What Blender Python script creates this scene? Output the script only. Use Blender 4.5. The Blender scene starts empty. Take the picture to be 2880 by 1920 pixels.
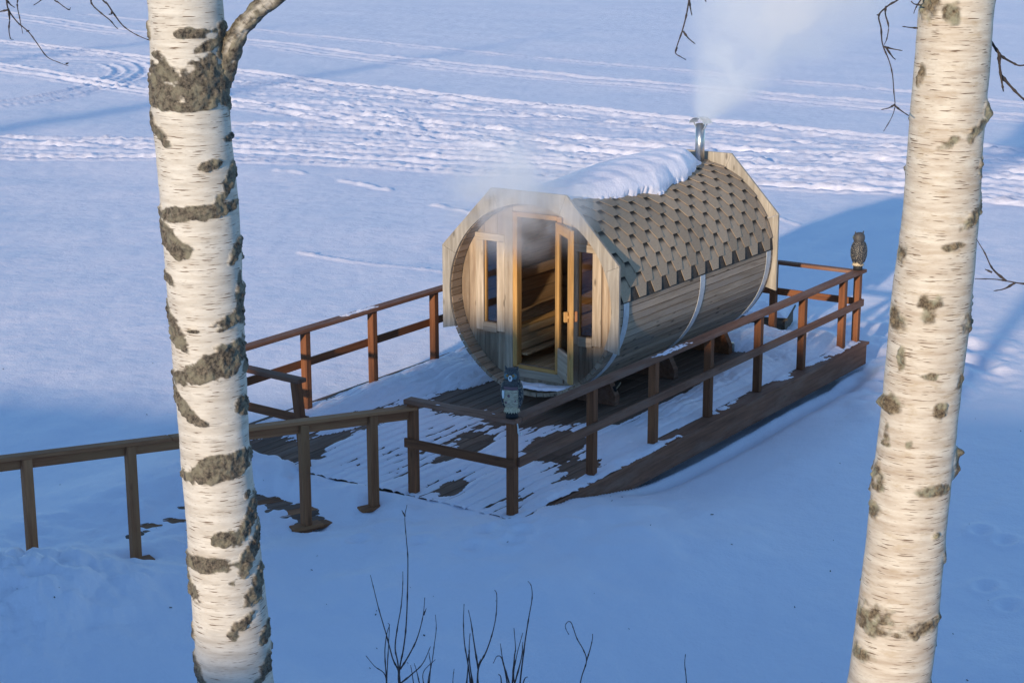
import bpy, bmesh, math, random
import numpy as np
from mathutils import Matrix, Vector

random.seed(7)
rng = np.random.default_rng(7)
scene = bpy.context.scene
col = scene.collection
R = math.radians

# ------------------------------------------------------------------ camera
PITCH, ROLL, YAW = 0.245, -0.002, 0.592
CAM = np.array([-13.452, -9.045, 5.806])
FPX = 4933.0                                   # focal length in pixels of a 2880 px wide frame
cy_, sy_, cp_, sp_ = math.cos(YAW), math.sin(YAW), math.cos(PITCH), math.sin(PITCH)
FWD = np.array([cy_ * cp_, sy_ * cp_, -sp_])
RGT = np.array([sy_, -cy_, 0.0])
UPV = np.cross(RGT, FWD)
RGT, UPV = RGT * math.cos(ROLL) + UPV * math.sin(ROLL), -RGT * math.sin(ROLL) + UPV * math.cos(ROLL)
HEAD = np.array([cy_, sy_, 0.0]); SIDE = np.array([sy_, -cy_, 0.0])
cam_d = bpy.data.cameras.new('camera'); cam = bpy.data.objects.new('camera', cam_d); col.objects.link(cam)
cam_d.sensor_width = 36.0; cam_d.lens = 36.0 * FPX / 2880.0
cam_d.clip_start = 0.1; cam_d.clip_end = 9000.0
m = Matrix.Identity(4)
for i in range(3):
    m[i][0], m[i][1], m[i][2], m[i][3] = RGT[i], UPV[i], -FWD[i], CAM[i]
cam.matrix_world = m
scene.camera = cam

# ------------------------------------------------------------------ sky, sun, exposure
SUN_HEAD, SUN_EL = R(9.5), R(11.0)             # heading the light travels to, elevation
LD = np.array([math.cos(SUN_HEAD), math.sin(SUN_HEAD), 0.0])
world = bpy.data.worlds.new('World'); scene.world = world; world.use_nodes = True
nt = world.node_tree; bg = nt.nodes['Background']
sky = nt.nodes.new('ShaderNodeTexSky'); sky.sky_type = 'NISHITA'; sky.sun_disc = False
sky.sun_elevation = SUN_EL
_sd = -LD                                       # horizontal direction towards the sun
sky.sun_rotation = math.atan2(_sd[0], _sd[1])
sky.air_density = 1.0; sky.dust_density = 0.0; sky.ozone_density = 3.8
nt.links.new(sky.outputs['Color'], bg.inputs['Color']); bg.inputs['Strength'].default_value = 0.15
sun_d = bpy.data.lights.new('sun', 'SUN'); sun = bpy.data.objects.new('sun', sun_d); col.objects.link(sun)
sun_d.energy = 2.95; sun_d.angle = R(0.9); sun_d.color = (1.0, 0.82, 0.58)
ldir = Vector((math.cos(SUN_HEAD) * math.cos(SUN_EL), math.sin(SUN_HEAD) * math.cos(SUN_EL), -math.sin(SUN_EL)))
sun.rotation_euler = ldir.to_track_quat('-Z', 'Y').to_euler(); sun.location = (-40, -15, 30)
vs = scene.view_settings
vs.view_transform = 'Standard'; vs.look = 'None'; vs.gamma = 1.0; vs.exposure = 0.72
scene.render.engine = 'CYCLES'
scene.cycles.use_denoising = True
scene.cycles.max_bounces = 8; scene.cycles.volume_bounces = 6; scene.cycles.transparent_max_bounces = 16
scene.cycles.volume_step_rate = 2.0; scene.cycles.volume_max_steps = 256

# ------------------------------------------------------------------ helpers
def ray(px, py): return FWD + RGT * ((px - 1440) / FPX) - UPV * ((py - 960) / FPX)
def atz(px, py, z=0.0):
    d = ray(px, py); return CAM + d * ((z - CAM[2]) / d[2])
def ats(px, py, s):                             # on the vertical plane s metres ahead of the camera
    d = ray(px, py); return CAM + d * (s / (d @ HEAD))
def smooth(a, b, x):
    t = np.clip((x - a) / (b - a), 0, 1); return t * t * (3 - 2 * t)

def _h(ix, iy, iz):
    n = (ix * 374761393 + iy * 668265263 + iz * 1274126177) & 0xffffffff
    n = ((n ^ (n >> 13)) * 1274126177) & 0xffffffff
    n = n ^ (n >> 16)
    return (n & 0xffff) / 32767.5 - 1.0
def noise(x, y, z=0.0):
    x, y, z = np.broadcast_arrays(np.asarray(x, float), np.asarray(y, float), np.asarray(z, float))
    ix, iy, iz = np.floor(x).astype(np.int64), np.floor(y).astype(np.int64), np.floor(z).astype(np.int64)
    fx, fy, fz = x - ix, y - iy, z - iz
    fx, fy, fz = [t * t * t * (t * (t * 6 - 15) + 10) for t in (fx, fy, fz)]
    r = 0
    for a in (0, 1):
        for b in (0, 1):
            for c in (0, 1):
                r = r + _h(ix + a, iy + b, iz + c) * (fx if a else 1 - fx) * (fy if b else 1 - fy) * (fz if c else 1 - fz)
    return r
def fbm(x, y, z=0.0, o=4, g=0.5):
    r = 0; a = 1.0; f = 1.0
    for k in range(o):
        r = r + a * noise(x * f + 17.3 * k, y * f - 9.1 * k, z * f + 5.7 * k); a *= g; f *= 2.03
    return r

WM = {}
def link(o, M=None):
    col.objects.link(o)
    M = M if M is not None else Matrix.Identity(4)
    o.matrix_basis = M; WM[o.name] = M
    return o
def setp(o, parent):
    if parent is not None:
        o.parent = parent; o.matrix_parent_inverse = WM[parent.name].inverted()
def tag(o, label=None, cat=None, group=None, kind=None):
    if label: o['label'] = label
    if cat: o['category'] = cat
    if group: o['group'] = group
    if kind: o['kind'] = kind
    return o
def empty(name, loc, label=None, cat=None, group=None):
    o = bpy.data.objects.new(name, None); o.empty_display_size = 0.1
    link(o, Matrix.Translation(Vector(loc))); tag(o, label, cat, group)
    return o
def mesh_obj(name, verts, faces, mat, parent=None, M=None, smooth_=False):
    me = bpy.data.meshes.new(name); me.from_pydata([tuple(map(float, v)) for v in verts], [], faces); me.update()
    if smooth_: me.polygons.foreach_set('use_smooth', [True] * len(me.polygons))
    if mat: me.materials.append(mat)
    o = bpy.data.objects.new(name, me); link(o, M); setp(o, parent)
    return o
def grid_obj(name, co, quads, mat, parent=None, attr=None, uv=None):
    """big mesh from numpy arrays; co (n,3), quads (m,4)"""
    me = bpy.data.meshes.new(name)
    me.vertices.add(len(co)); me.vertices.foreach_set('co', np.ascontiguousarray(co, np.float32).ravel())
    me.loops.add(quads.size); me.loops.foreach_set('vertex_index', np.ascontiguousarray(quads, np.int32).ravel())
    me.polygons.add(len(quads)); me.polygons.foreach_set('loop_start', np.arange(0, quads.size, 4, dtype=np.int32))
    me.polygons.foreach_set('use_smooth', np.ones(len(quads), bool))
    me.update(calc_edges=True)
    for k, v in (attr or {}).items():
        a = me.attributes.new(k, 'FLOAT', 'POINT'); a.data.foreach_set('value', np.ascontiguousarray(v, np.float32).ravel())
    if uv is not None:
        l = me.uv_layers.new(name='UVMap'); l.data.foreach_set('uv', np.ascontiguousarray(uv[quads.ravel()], np.float32).ravel())
    me.materials.append(mat)
    o = bpy.data.objects.new(name, me); link(o); setp(o, parent)
    return o
def gquads(nr, nc, wrap=False):
    i = np.arange(nr - 1)[:, None]; j = np.arange(nc if wrap else nc - 1)[None, :]
    j2 = (j + 1) % nc
    return np.stack([i * nc + j, i * nc + j2, (i + 1) * nc + j2, (i + 1) * nc + j], -1).reshape(-1, 4)

_bc = {}
def box_mesh(L, w, t, mat, bev=0.004):
    key = (round(L, 3), round(w, 3), round(t, 3), mat.name, bev)
    if key in _bc: return _bc[key]
    bm = bmesh.new(); bmesh.ops.create_cube(bm, size=1.0)
    bmesh.ops.scale(bm, vec=(L, w, t), verts=bm.verts)
    if bev: bmesh.ops.bevel(bm, geom=bm.edges[:], offset=min(bev, .2 * min(L, w, t)), segments=1, affect='EDGES')
    me = bpy.data.meshes.new('board'); bm.to_mesh(me); bm.free(); me.materials.append(mat); _bc[key] = me
    return me
def board(name, a, b, w, t, side, mat, parent=None, bev=0.004, twist=0.0):
    """board from a to b; w across 'side', t in the third direction; local X is the grain"""
    a, b = Vector(a), Vector(b); x = (b - a); L = x.length; x.normalize()
    s = Vector(side); s = (s - x * s.dot(x)).normalized(); z = x.cross(s)
    if twist:
        q = Matrix.Rotation(twist, 3, x); s = q @ s; z = q @ z
    M = Matrix(((x.x, s.x, z.x, 0), (x.y, s.y, z.y, 0), (x.z, s.z, z.z, 0), (0, 0, 0, 1)))
    M.translation = (a + b) / 2
    o = bpy.data.objects.new(name, box_mesh(L, w, t, mat, bev)); link(o, M); setp(o, parent)
    return o
def prism(name, poly, x0, x1, mat, parent=None):
    """polygon in the YZ plane extruded from x0 to x1"""
    n = len(poly); v = [(x0, y, z) for y, z in poly] + [(x1, y, z) for y, z in poly]
    f = [list(range(n)), list(range(2 * n - 1, n - 1, -1))] + [[i, i + n, (i + 1) % n + n, (i + 1) % n] for i in range(n)]
    o = mesh_obj(name, v, f, mat, parent)
    bm = bmesh.new(); bm.from_mesh(o.data); bmesh.ops.recalc_face_normals(bm, faces=bm.faces); bm.to_mesh(o.data); bm.free()
    return o
def tube_geo(pts, rad, n=7, jit=0.0):
    pts = [Vector(p) for p in pts]; V = []; F = []
    up = Vector((0.31, 0.17, 0.93))
    for i, p in enumerate(pts):
        d = (pts[min(i + 1, len(pts) - 1)] - pts[max(i - 1, 0)]).normalized()
        s = d.cross(up); s = s.normalized() if s.length > 1e-4 else Vector((1, 0, 0)); t = d.cross(s)
        for k in range(n):
            a = 2 * math.pi * k / n; r = rad[i] * (1 + jit * random.uniform(-1, 1))
            V.append(p + (s * math.cos(a) + t * math.sin(a)) * r)
    for i in range(len(pts) - 1):
        for k in range(n):
            F.append([i * n + k, i * n + (k + 1) % n, (i + 1) * n + (k + 1) % n, (i + 1) * n + k])
    F.append(list(range(n - 1, -1, -1))); F.append([(len(pts) - 1) * n + k for k in range(n)])
    return V, F
def tubes(name, lst, mat, parent=None, n=6, jit=0.0):
    V = []; F = []
    for pts, rad in lst:
        v, f = tube_geo(pts, rad, n, jit); o = len(V); V += v; F += [[i + o for i in q] for q in f]
    return mesh_obj(name, V, F, mat, parent, smooth_=True)
def curve_pts(pts, n):
    """Catmull-Rom resample"""
    P = [np.array(p, float) for p in pts]; P = [2 * P[0] - P[1]] + P + [2 * P[-1] - P[-2]]; out = []
    for i in range(1, len(P) - 2):
        for k in range(n):
            t = k / n; a, b, c, d = P[i - 1], P[i], P[i + 1], P[i + 2]
            out.append(.5 * (2 * b + (c - a) * t + (2 * a - 5 * b + 4 * c - d) * t * t + (3 * b - a - 3 * c + d) * t ** 3))
    out.append(P[-2]); return out
def lathe(name, rings, mat, parent=None, n=20, M=None):
    """rings: (z, rx, ry, ox, oy)"""
    V = []; F = []
    for z, rx, ry, ox, oy in rings:
        for k in range(n):
            a = 2 * math.pi * k / n; V.append((ox + rx * math.cos(a), oy + ry * math.sin(a), z))
    m_ = len(rings)
    for i in range(m_ - 1):
        for k in range(n): F.append([i * n + k, i * n + (k + 1) % n, (i + 1) * n + (k + 1) % n, (i + 1) * n + k])
    F.append(list(range(n - 1, -1, -1))); F.append([(m_ - 1) * n + k for k in range(n)])
    return mesh_obj(name, V, F, mat, parent, M, True)

# ------------------------------------------------------------------ materials
def newmat(name):
    m = bpy.data.materials.new(name); m.use_nodes = True
    return m, m.node_tree, m.node_tree.nodes['Principled BSDF']
def N(nt, t, **k):
    n = nt.nodes.new(t)
    for a, v in k.items(): setattr(n, a, v)
    return n
def mapping(nt, src, scale):
    mp = N(nt, 'ShaderNodeMapping'); mp.inputs['Scale'].default_value = scale; nt.links.new(src, mp.inputs['Vector']); return mp.outputs['Vector']
def tex_noise(nt, vec, scale, detail=4, rough=.55):
    n = N(nt, 'ShaderNodeTexNoise'); n.inputs['Scale'].default_value = scale; n.inputs['Detail'].default_value = detail
    n.inputs['Roughness'].default_value = rough; nt.links.new(vec, n.inputs['Vector']); return n.outputs['Fac']
def ramp(nt, src, stops):
    r = N(nt, 'ShaderNodeValToRGB'); e = r.color_ramp.elements
    while len(e) < len(stops): e.new(.5)
    for k, (p, c) in enumerate(stops):
        e[k].position = p; e[k].color = (*c, 1) if len(c) == 3 else c
    nt.links.new(src, r.inputs['Fac']); return r.outputs['Color']
def mixc(nt, fac, a, b, typ='MIX'):
    n = N(nt, 'ShaderNodeMix', data_type='RGBA', blend_type=typ)
    if isinstance(fac, (int, float)): n.inputs[0].default_value = fac
    else: nt.links.new(fac, n.inputs[0])
    for i, v in ((6, a), (7, b)):
        if isinstance(v, tuple): n.inputs[i].default_value = (*v, 1)
        else: nt.links.new(v, n.inputs[i])
    return n.outputs[2]
def mathn(nt, op, a, b=None, c=None):
    n = N(nt, 'ShaderNodeMath', operation=op)
    for i, v in enumerate((a, b, c)):
        if v is None: continue
        if isinstance(v, (int, float)): n.inputs[i].default_value = v
        else: nt.links.new(v, n.inputs[i])
    return n.outputs[0]
def bump(nt, h, strength, dist, normal=None):
    b = N(nt, 'ShaderNodeBump'); b.inputs['Strength'].default_value = strength; b.inputs['Distance'].default_value = dist
    nt.links.new(h, b.inputs['Height'])
    if normal is not None: nt.links.new(normal, b.inputs['Normal'])
    return b.outputs['Normal']
def grey(v): return (v, v, v)

def wood(name, dark, light, axis=0, knots=.5, stain=None, rough=.75, var=.5):
    m, nt, p = newmat(name)
    tc = N(nt, 'ShaderNodeTexCoord').outputs['Object']
    oi = N(nt, 'ShaderNodeObjectInfo').outputs['Random']
    cx = N(nt, 'ShaderNodeCombineXYZ')
    off = mathn(nt, 'MULTIPLY', oi, 37.0)
    for i in range(3): nt.links.new(off, cx.inputs[i])
    va = N(nt, 'ShaderNodeVectorMath', operation='ADD'); nt.links.new(tc, va.inputs[0]); nt.links.new(cx.outputs[0], va.inputs[1])
    v = va.outputs[0]
    def sc(l, a):
        s = [a, a, a]; s[axis] = l; return tuple(s)
    g1 = tex_noise(nt, mapping(nt, v, sc(1.4, 26)), 1.0, 5)
    g2 = tex_noise(nt, mapping(nt, v, sc(5, 120)), 1.0, 3)
    base = ramp(nt, g1, [(.3, dark), (.72, light)])
    c = mixc(nt, .35, base, ramp(nt, g2, [(.3, grey(.25)), (.7, grey(1.0))]), 'MULTIPLY')
    big = tex_noise(nt, mapping(nt, v, sc(1.1, 3.5)), 1.0, 3)
    c = mixc(nt, .4, c, ramp(nt, big, [(.3, grey(.45)), (.7, grey(1.0))]), 'MULTIPLY')
    if stain:
        sf = ramp(nt, tex_noise(nt, mapping(nt, v, sc(.9, 4)), 1.0, 5, .7), [(.47, grey(0)), (.66, grey(1))])
        c = mixc(nt, sf, c, stain)
    if knots:
        vo = N(nt, 'ShaderNodeTexVoronoi'); vo.inputs['Scale'].default_value = 1.0
        nt.links.new(mapping(nt, v, sc(2.6, 7.5)), vo.inputs['Vector'])
        kf = ramp(nt, vo.outputs['Distance'], [(.07, grey(knots)), (.16, grey(0))])
        c = mixc(nt, kf, c, tuple(.22 * x for x in dark))
    hv = mathn(nt, 'MULTIPLY_ADD', oi, var, 1 - var * .55)
    cg = N(nt, 'ShaderNodeCombineColor'); 
    for i in range(3): nt.links.new(hv, cg.inputs[i])
    c = mixc(nt, 1.0, c, cg.outputs[0], 'MULTIPLY')
    nt.links.new(c, p.inputs['Base Color']); p.inputs['Roughness'].default_value = rough
    p.inputs['Specular IOR Level'].default_value = .25
    nt.links.new(bump(nt, g2, .35, .004), p.inputs['Normal'])
    return m

def mk_snow(name, tint=(.89, .85, .925), s=1.0):
    m, nt, p = newmat(name)
    pos = N(nt, 'ShaderNodeNewGeometry').outputs['Position']
    a = tex_noise(nt, pos, 3.0 * s, 5, .6); b = tex_noise(nt, pos, 38.0 * s, 3, .6)
    n1 = bump(nt, a, .5, .05); n2 = bump(nt, b, .7, .008, n1)
    nt.links.new(n2, p.inputs['Normal'])
    p.inputs['Base Color'].default_value = (*tint, 1); p.inputs['Roughness'].default_value = .55
    p.inputs['Specular IOR Level'].default_value = .2
    return m
SNOW = mk_snow('snow_surface'); SNOW2 = mk_snow('packed_snow', s=2.0)

W_STAVE = wood('weathered_stave', (.30, .205, .135), (.56, .42, .30), stain=(.33, .255, .195), knots=.85, var=.6)
W_RIM = wood('rim_wood', (.16, .105, .065), (.30, .21, .14))
W_FRONT = wood('front_boards', (.27, .185, .12), (.54, .42, .305), axis=2, knots=.8, stain=(.23, .16, .11))
W_FRONTX = wood('front_trim_boards', (.38, .285, .20), (.66, .54, .41), knots=.75, var=.25)
W_TRIM = wood('gable_trim', (.32, .275, .225), (.54, .485, .41), axis=2, knots=.7, var=.15)
W_FRESH = wood('fresh_pine', (.52, .25, .075), (.74, .43, .15), knots=.4, var=.15)
W_INNER = wood('sauna_interior', (.56, .345, .17), (.76, .54, .31), knots=.5, var=.3)
W_RAIL = wood('rail_stain', (.17, .064, .030), (.32, .122, .050), knots=.35, var=.3)
W_CAP = wood('rail_cap', (.20, .085, .05), (.33, .155, .093), stain=(.25, .145, .105), knots=.3, var=.25)
W_DECK = wood('deck_plank', (.155, .085, .056), (.30, .178, .122), stain=(.20, .13, .098), knots=.3)
W_WALK = wood('walkway_wood', (.34, .128, .055), (.52, .23, .10), knots=.4, stain=(.36, .17, .075))
W_CRATE = wood('crate_wood', (.10, .07, .05), (.20, .15, .11))

def simple(name, colr, rough=.6, metal=0.0, noise_=None):
    m, nt, p = newmat(name); p.inputs['Base Color'].default_value = (*colr, 1)
    p.inputs['Roughness'].default_value = rough; p.inputs['Metallic'].default_value = metal
    if noise_:
        tc = N(nt, 'ShaderNodeTexCoord').outputs['Object']
        f = tex_noise(nt, tc, noise_[0], 4)
        nt.links.new(ramp(nt, f, [(.35, tuple(c * noise_[1] for c in colr)), (.65, colr)]), p.inputs['Base Color'])
        nt.links.new(bump(nt, f, .25, .004), p.inputs['Normal'])
    return m
GALV = simple('galvanised_steel', (.62, .64, .66), .5, .3, (14, .8))
STEEL = simple('stainless_pipe', (.62, .60, .57), .32, .95, (9, .85))
DARK = simple('dark_felt', (.085, .065, .05), .9, 0, (30, .5))
BLACK = simple('black_plastic', (.012, .013, .015), .45)
STOVE = simple('stove_iron', (.02, .02, .022), .6)
TWIG = simple('twig_bark', (.05, .035, .03), .8, 0, (60, .6))
TWIG2 = simple('sapling_bark', (.085, .05, .045), .7, 0, (40, .6))
WHITEP = simple('white_paint', (.75, .75, .73), .5)

def mk_shingle():
    m, nt, p = newmat('bitumen_shingle')
    tc = N(nt, 'ShaderNodeTexCoord').outputs['Object']; oi = N(nt, 'ShaderNodeObjectInfo').outputs['Random']
    f = tex_noise(nt, tc, 170, 2, .8); g = tex_noise(nt, tc, 3.0, 3)
    c = ramp(nt, f, [(.3, (.25, .175, .112)), (.7, (.60, .45, .31))])
    c = mixc(nt, .5, c, ramp(nt, g, [(.3, grey(.6)), (.7, grey(1))]), 'MULTIPLY')
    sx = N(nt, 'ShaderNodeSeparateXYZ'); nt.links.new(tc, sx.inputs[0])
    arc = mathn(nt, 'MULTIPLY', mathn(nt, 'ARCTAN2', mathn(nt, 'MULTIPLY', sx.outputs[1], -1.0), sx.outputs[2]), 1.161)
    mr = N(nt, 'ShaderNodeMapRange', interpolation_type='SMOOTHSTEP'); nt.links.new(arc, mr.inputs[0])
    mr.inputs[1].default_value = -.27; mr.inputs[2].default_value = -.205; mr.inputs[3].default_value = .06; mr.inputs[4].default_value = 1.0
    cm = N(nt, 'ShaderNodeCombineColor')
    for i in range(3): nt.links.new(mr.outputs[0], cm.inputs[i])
    c = mixc(nt, 1., c, cm.outputs[0], 'MULTIPLY')           # printed dark band of the course below, plus painted shade under the upper tips
    cg = N(nt, 'ShaderNodeCombineColor'); hv = mathn(nt, 'MULTIPLY_ADD', oi, .32, .78)
    for i in range(3): nt.links.new(hv, cg.inputs[i])
    nt.links.new(mixc(nt, 1., c, cg.outputs[0], 'MULTIPLY'), p.inputs['Base Color'])
    p.inputs['Roughness'].default_value = .9; nt.links.new(bump(nt, f, .5, .003), p.inputs['Normal'])
    return m
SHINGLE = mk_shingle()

def mk_glass():
    m, nt, p = newmat('window_glass')
    out = nt.nodes['Material Output']; nt.nodes.remove(p)
    g = N(nt, 'ShaderNodeBsdfGlossy'); g.inputs['Roughness'].default_value = .03; g.inputs['Color'].default_value = (.9, .92, .95, 1)
    t = N(nt, 'ShaderNodeBsdfTransparent'); t.inputs['Color'].default_value = (.80, .78, .78, 1)
    fr = N(nt, 'ShaderNodeFresnel'); fr.inputs['IOR'].default_value = 1.55
    mx = N(nt, 'ShaderNodeMixShader'); nt.links.new(mathn(nt, 'MULTIPLY_ADD', fr.outputs[0], .9, .03), mx.inputs[0])
    nt.links.new(t.outputs[0], mx.inputs[1]); nt.links.new(g.outputs[0], mx.inputs[2]); nt.links.new(mx.outputs[0], out.inputs['Surface'])
    return m
GLASS = mk_glass()

def mk_birch(name, bark_dark, bark_light, lich, white_a, white_b, mottle=(.36, .33, .29)):
    m, nt, p = newmat(name)
    uv = N(nt, 'ShaderNodeUVMap').outputs['UV']; tc = N(nt, 'ShaderNodeTexCoord').outputs['Object']
    bk = N(nt, 'ShaderNodeAttribute', attribute_name='bark').outputs['Fac']
    l1 = tex_noise(nt, mapping(nt, uv, (13, 210, 1)), 1.0, 2, .5)
    l2 = tex_noise(nt, mapping(nt, uv, (34, 420, 1)), 1.0, 2, .5)
    l3 = tex_noise(nt, mapping(nt, uv, (5, 34, 1)), 1.0, 4, .6)
    dens = tex_noise(nt, mapping(nt, uv, (3, 5, 1)), 1.0, 3)
    w = ramp(nt, l3, [(.32, white_a), (.62, white_b)])
    d1 = ramp(nt, mathn(nt, 'ADD', l1, mathn(nt, 'MULTIPLY', dens, .16)), [(.705, grey(0)), (.74, grey(1))])
    d2 = ramp(nt, l2, [(.62, grey(0)), (.68, grey(.75))])
    w = mixc(nt, d2, w, (.42, .33, .25)); w = mixc(nt, d1, w, (.13, .085, .055))
    n1 = tex_noise(nt, tc, 75, 5, .7); n2 = tex_noise(nt, tc, 22, 4, .6)
    n3 = tex_noise(nt, mapping(nt, uv, (9, 26, 1)), 1.0, 5, .7)
    w = mixc(nt, ramp(nt, n3, [(.52, grey(0)), (.68, grey(.42))]), w, mottle)
    b = ramp(nt, n1, [(.36, bark_dark), (.66, bark_light)])
    b = mixc(nt, ramp(nt, n2, [(.45, grey(0)), (.62, grey(.8))]), b, lich)
    nt.links.new(mixc(nt, bk, w, b), p.inputs['Base Color'])
    p.inputs['Roughness'].default_value = .62; p.inputs['Specular IOR Level'].default_value = .25
    h = mathn(nt, 'ADD', mathn(nt, 'MULTIPLY', n1, bk), mathn(nt, 'MULTIPLY', l1, -.15))
    nt.links.new(bump(nt, h, .6, .012), p.inputs['Normal'])
    return m
BIRCH_A = mk_birch('birch_bark_white', (.022, .018, .014), (.19, .155, .115), (.21, .19, .135), (.44, .39, .325), (.60, .555, .485))
BIRCH_B = mk_birch('birch_bark_lichen', (.05, .032, .02), (.24, .185, .115), (.29, .275, .19), (.41, .33, .25), (.60, .535, .44), (.33, .23, .12))

# ------------------------------------------------------------------ ground
LAKE = -0.30
def px_line(pts, z=LAKE): return np.array([atz(x, y, z)[:2] for x, y in pts])
def dist_poly(P, line):
    best = np.full(len(P), 1e9); along = np.zeros(len(P)); sgn = np.zeros(len(P)); acc = 0.0
    for a, b in zip(line[:-1], line[1:]):
        d = b - a; L = np.hypot(*d); t = np.clip(((P - a) @ d) / (L * L), 0, 1)
        q = P - (a + t[:, None] * d); dd = np.hypot(q[:, 0], q[:, 1])
        s = np.sign(d[0] * q[:, 1] - d[1] * q[:, 0]); k = dd < best
        best[k] = dd[k]; along[k] = acc + t[k] * L; sgn[k] = s[k]; acc += L
    return best, along, sgn
def inside(P, poly):
    r = np.zeros(len(P), bool); n = len(poly)
    for i in range(n):
        a, b = poly[i], poly[(i + 1) % n]
        c = (a[1] > P[:, 1]) != (b[1] > P[:, 1])
        with np.errstate(divide='ignore', invalid='ignore'):
            r ^= c & (P[:, 0] < (b[0] - a[0]) * (P[:, 1] - a[1]) / (b[1] - a[1]) + a[0])
    return r
TRACKS = [
    ([(0, 34), (400, 92), (704, 116), (1440, 199), (1935, 245), (2564, 296), (2880, 325)], .55, .06),
    ([(0, 52), (330, 96), (704, 130), (1440, 212), (2880, 340)], .5, .05),
    ([(240, 40), (704, 86), (1440, 156), (1944, 201), (2880, 292)], .5, .05),
    ([(0, 119), (392, 162), (650, 200), (1440, 290), (2550, 393), (2880, 432)], .5, .09),
    ([(0, 184), (422, 257), (700, 290), (1440, 372), (2200, 430), (2880, 490)], .45, .07),
    ([(0, 200), (440, 268), (700, 306), (1440, 392), (2200, 455), (2880, 508)], .4, .06),
    ([(650, 228), (1440, 318), (2400, 412), (2880, 462)], .4, .06),
    ([(0, 392), (700, 404), (1440, 432), (2500, 500), (2880, 540)], .45, .07),
    ([(0, 410), (700, 420), (1440, 455), (2500, 522), (2880, 556)], .4, .06),
    ([(0, 441), (700, 455), (1440, 487), (2500, 545), (2880, 576)], .35, .07),
    ([(650, 352), (1000, 362), (1440, 410), (2100, 455)], .45, .07),
    ([(0, 300), (130, 285), (260, 258), (350, 235), (405, 205), (395, 182), (330, 165), (200, 155)], .34, .055),
    ([(0, 286), (130, 268), (240, 245), (310, 222), (335, 200), (300, 180)], .34, .055),
    ([(735, 404), (930, 402), (1041, 392), (1095, 368), (1102, 350), (1060, 325), (918, 288), (700, 262)], .3, .03),
    ([(900, 420), (1110, 404), (1190, 376), (1200, 355), (1150, 325), (1010, 288)], .3, .03),
]
def run_on(pts):
    """carry a track that leaves the view straight on beyond it"""
    pts = list(pts)
    if pts[0][0] <= 0:
        k = (pts[1][1] - pts[0][1]) / (pts[1][0] - pts[0][0]); pts.insert(0, (pts[0][0] - 700, pts[0][1] - 700 * k))
    if pts[-1][0] >= 2880:
        k = (pts[-1][1] - pts[-2][1]) / (pts[-1][0] - pts[-2][0]); pts.append((pts[-1][0] + 1400, pts[-1][1] + 1400 * k))
    return pts
TRACKS = [(run_on(p), w, h) for p, w, h in TRACKS]
RIDGES = [([(845, 710), (930, 722), (1000, 733), (1120, 745), (1237, 757)], .05, .035),
          ([(780, 484), (820, 486), (855, 491)], .08, .05), ([(960, 507), (1030, 520), (1095, 533)], .08, .05),
          ([(2040, 575), (2250, 640)], .05, .03), ([(2560, 560), (2870, 580)], .12, .05),
          ([(1215, 575), (1290, 590), (1330, 602)], .06, .04)]
BAND = np.vstack([px_line([(-1300, 372), (0, 388), (650, 396)]), px_line([(660, 352), (900, 340), (650, 300), (650, 205), (1440, 292), (2550, 395), (2900, 436), (4300, 600)]),
                  px_line([(4300, 695), (2900, 580), (2500, 547), (1440, 489), (700, 457), (0, 443), (-1300, 417)])])
BAND2 = px_line([(-600, 54), (0, 120), (392, 163), (420, 180), (420, 255), (0, 185), (-600, 85)])

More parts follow.
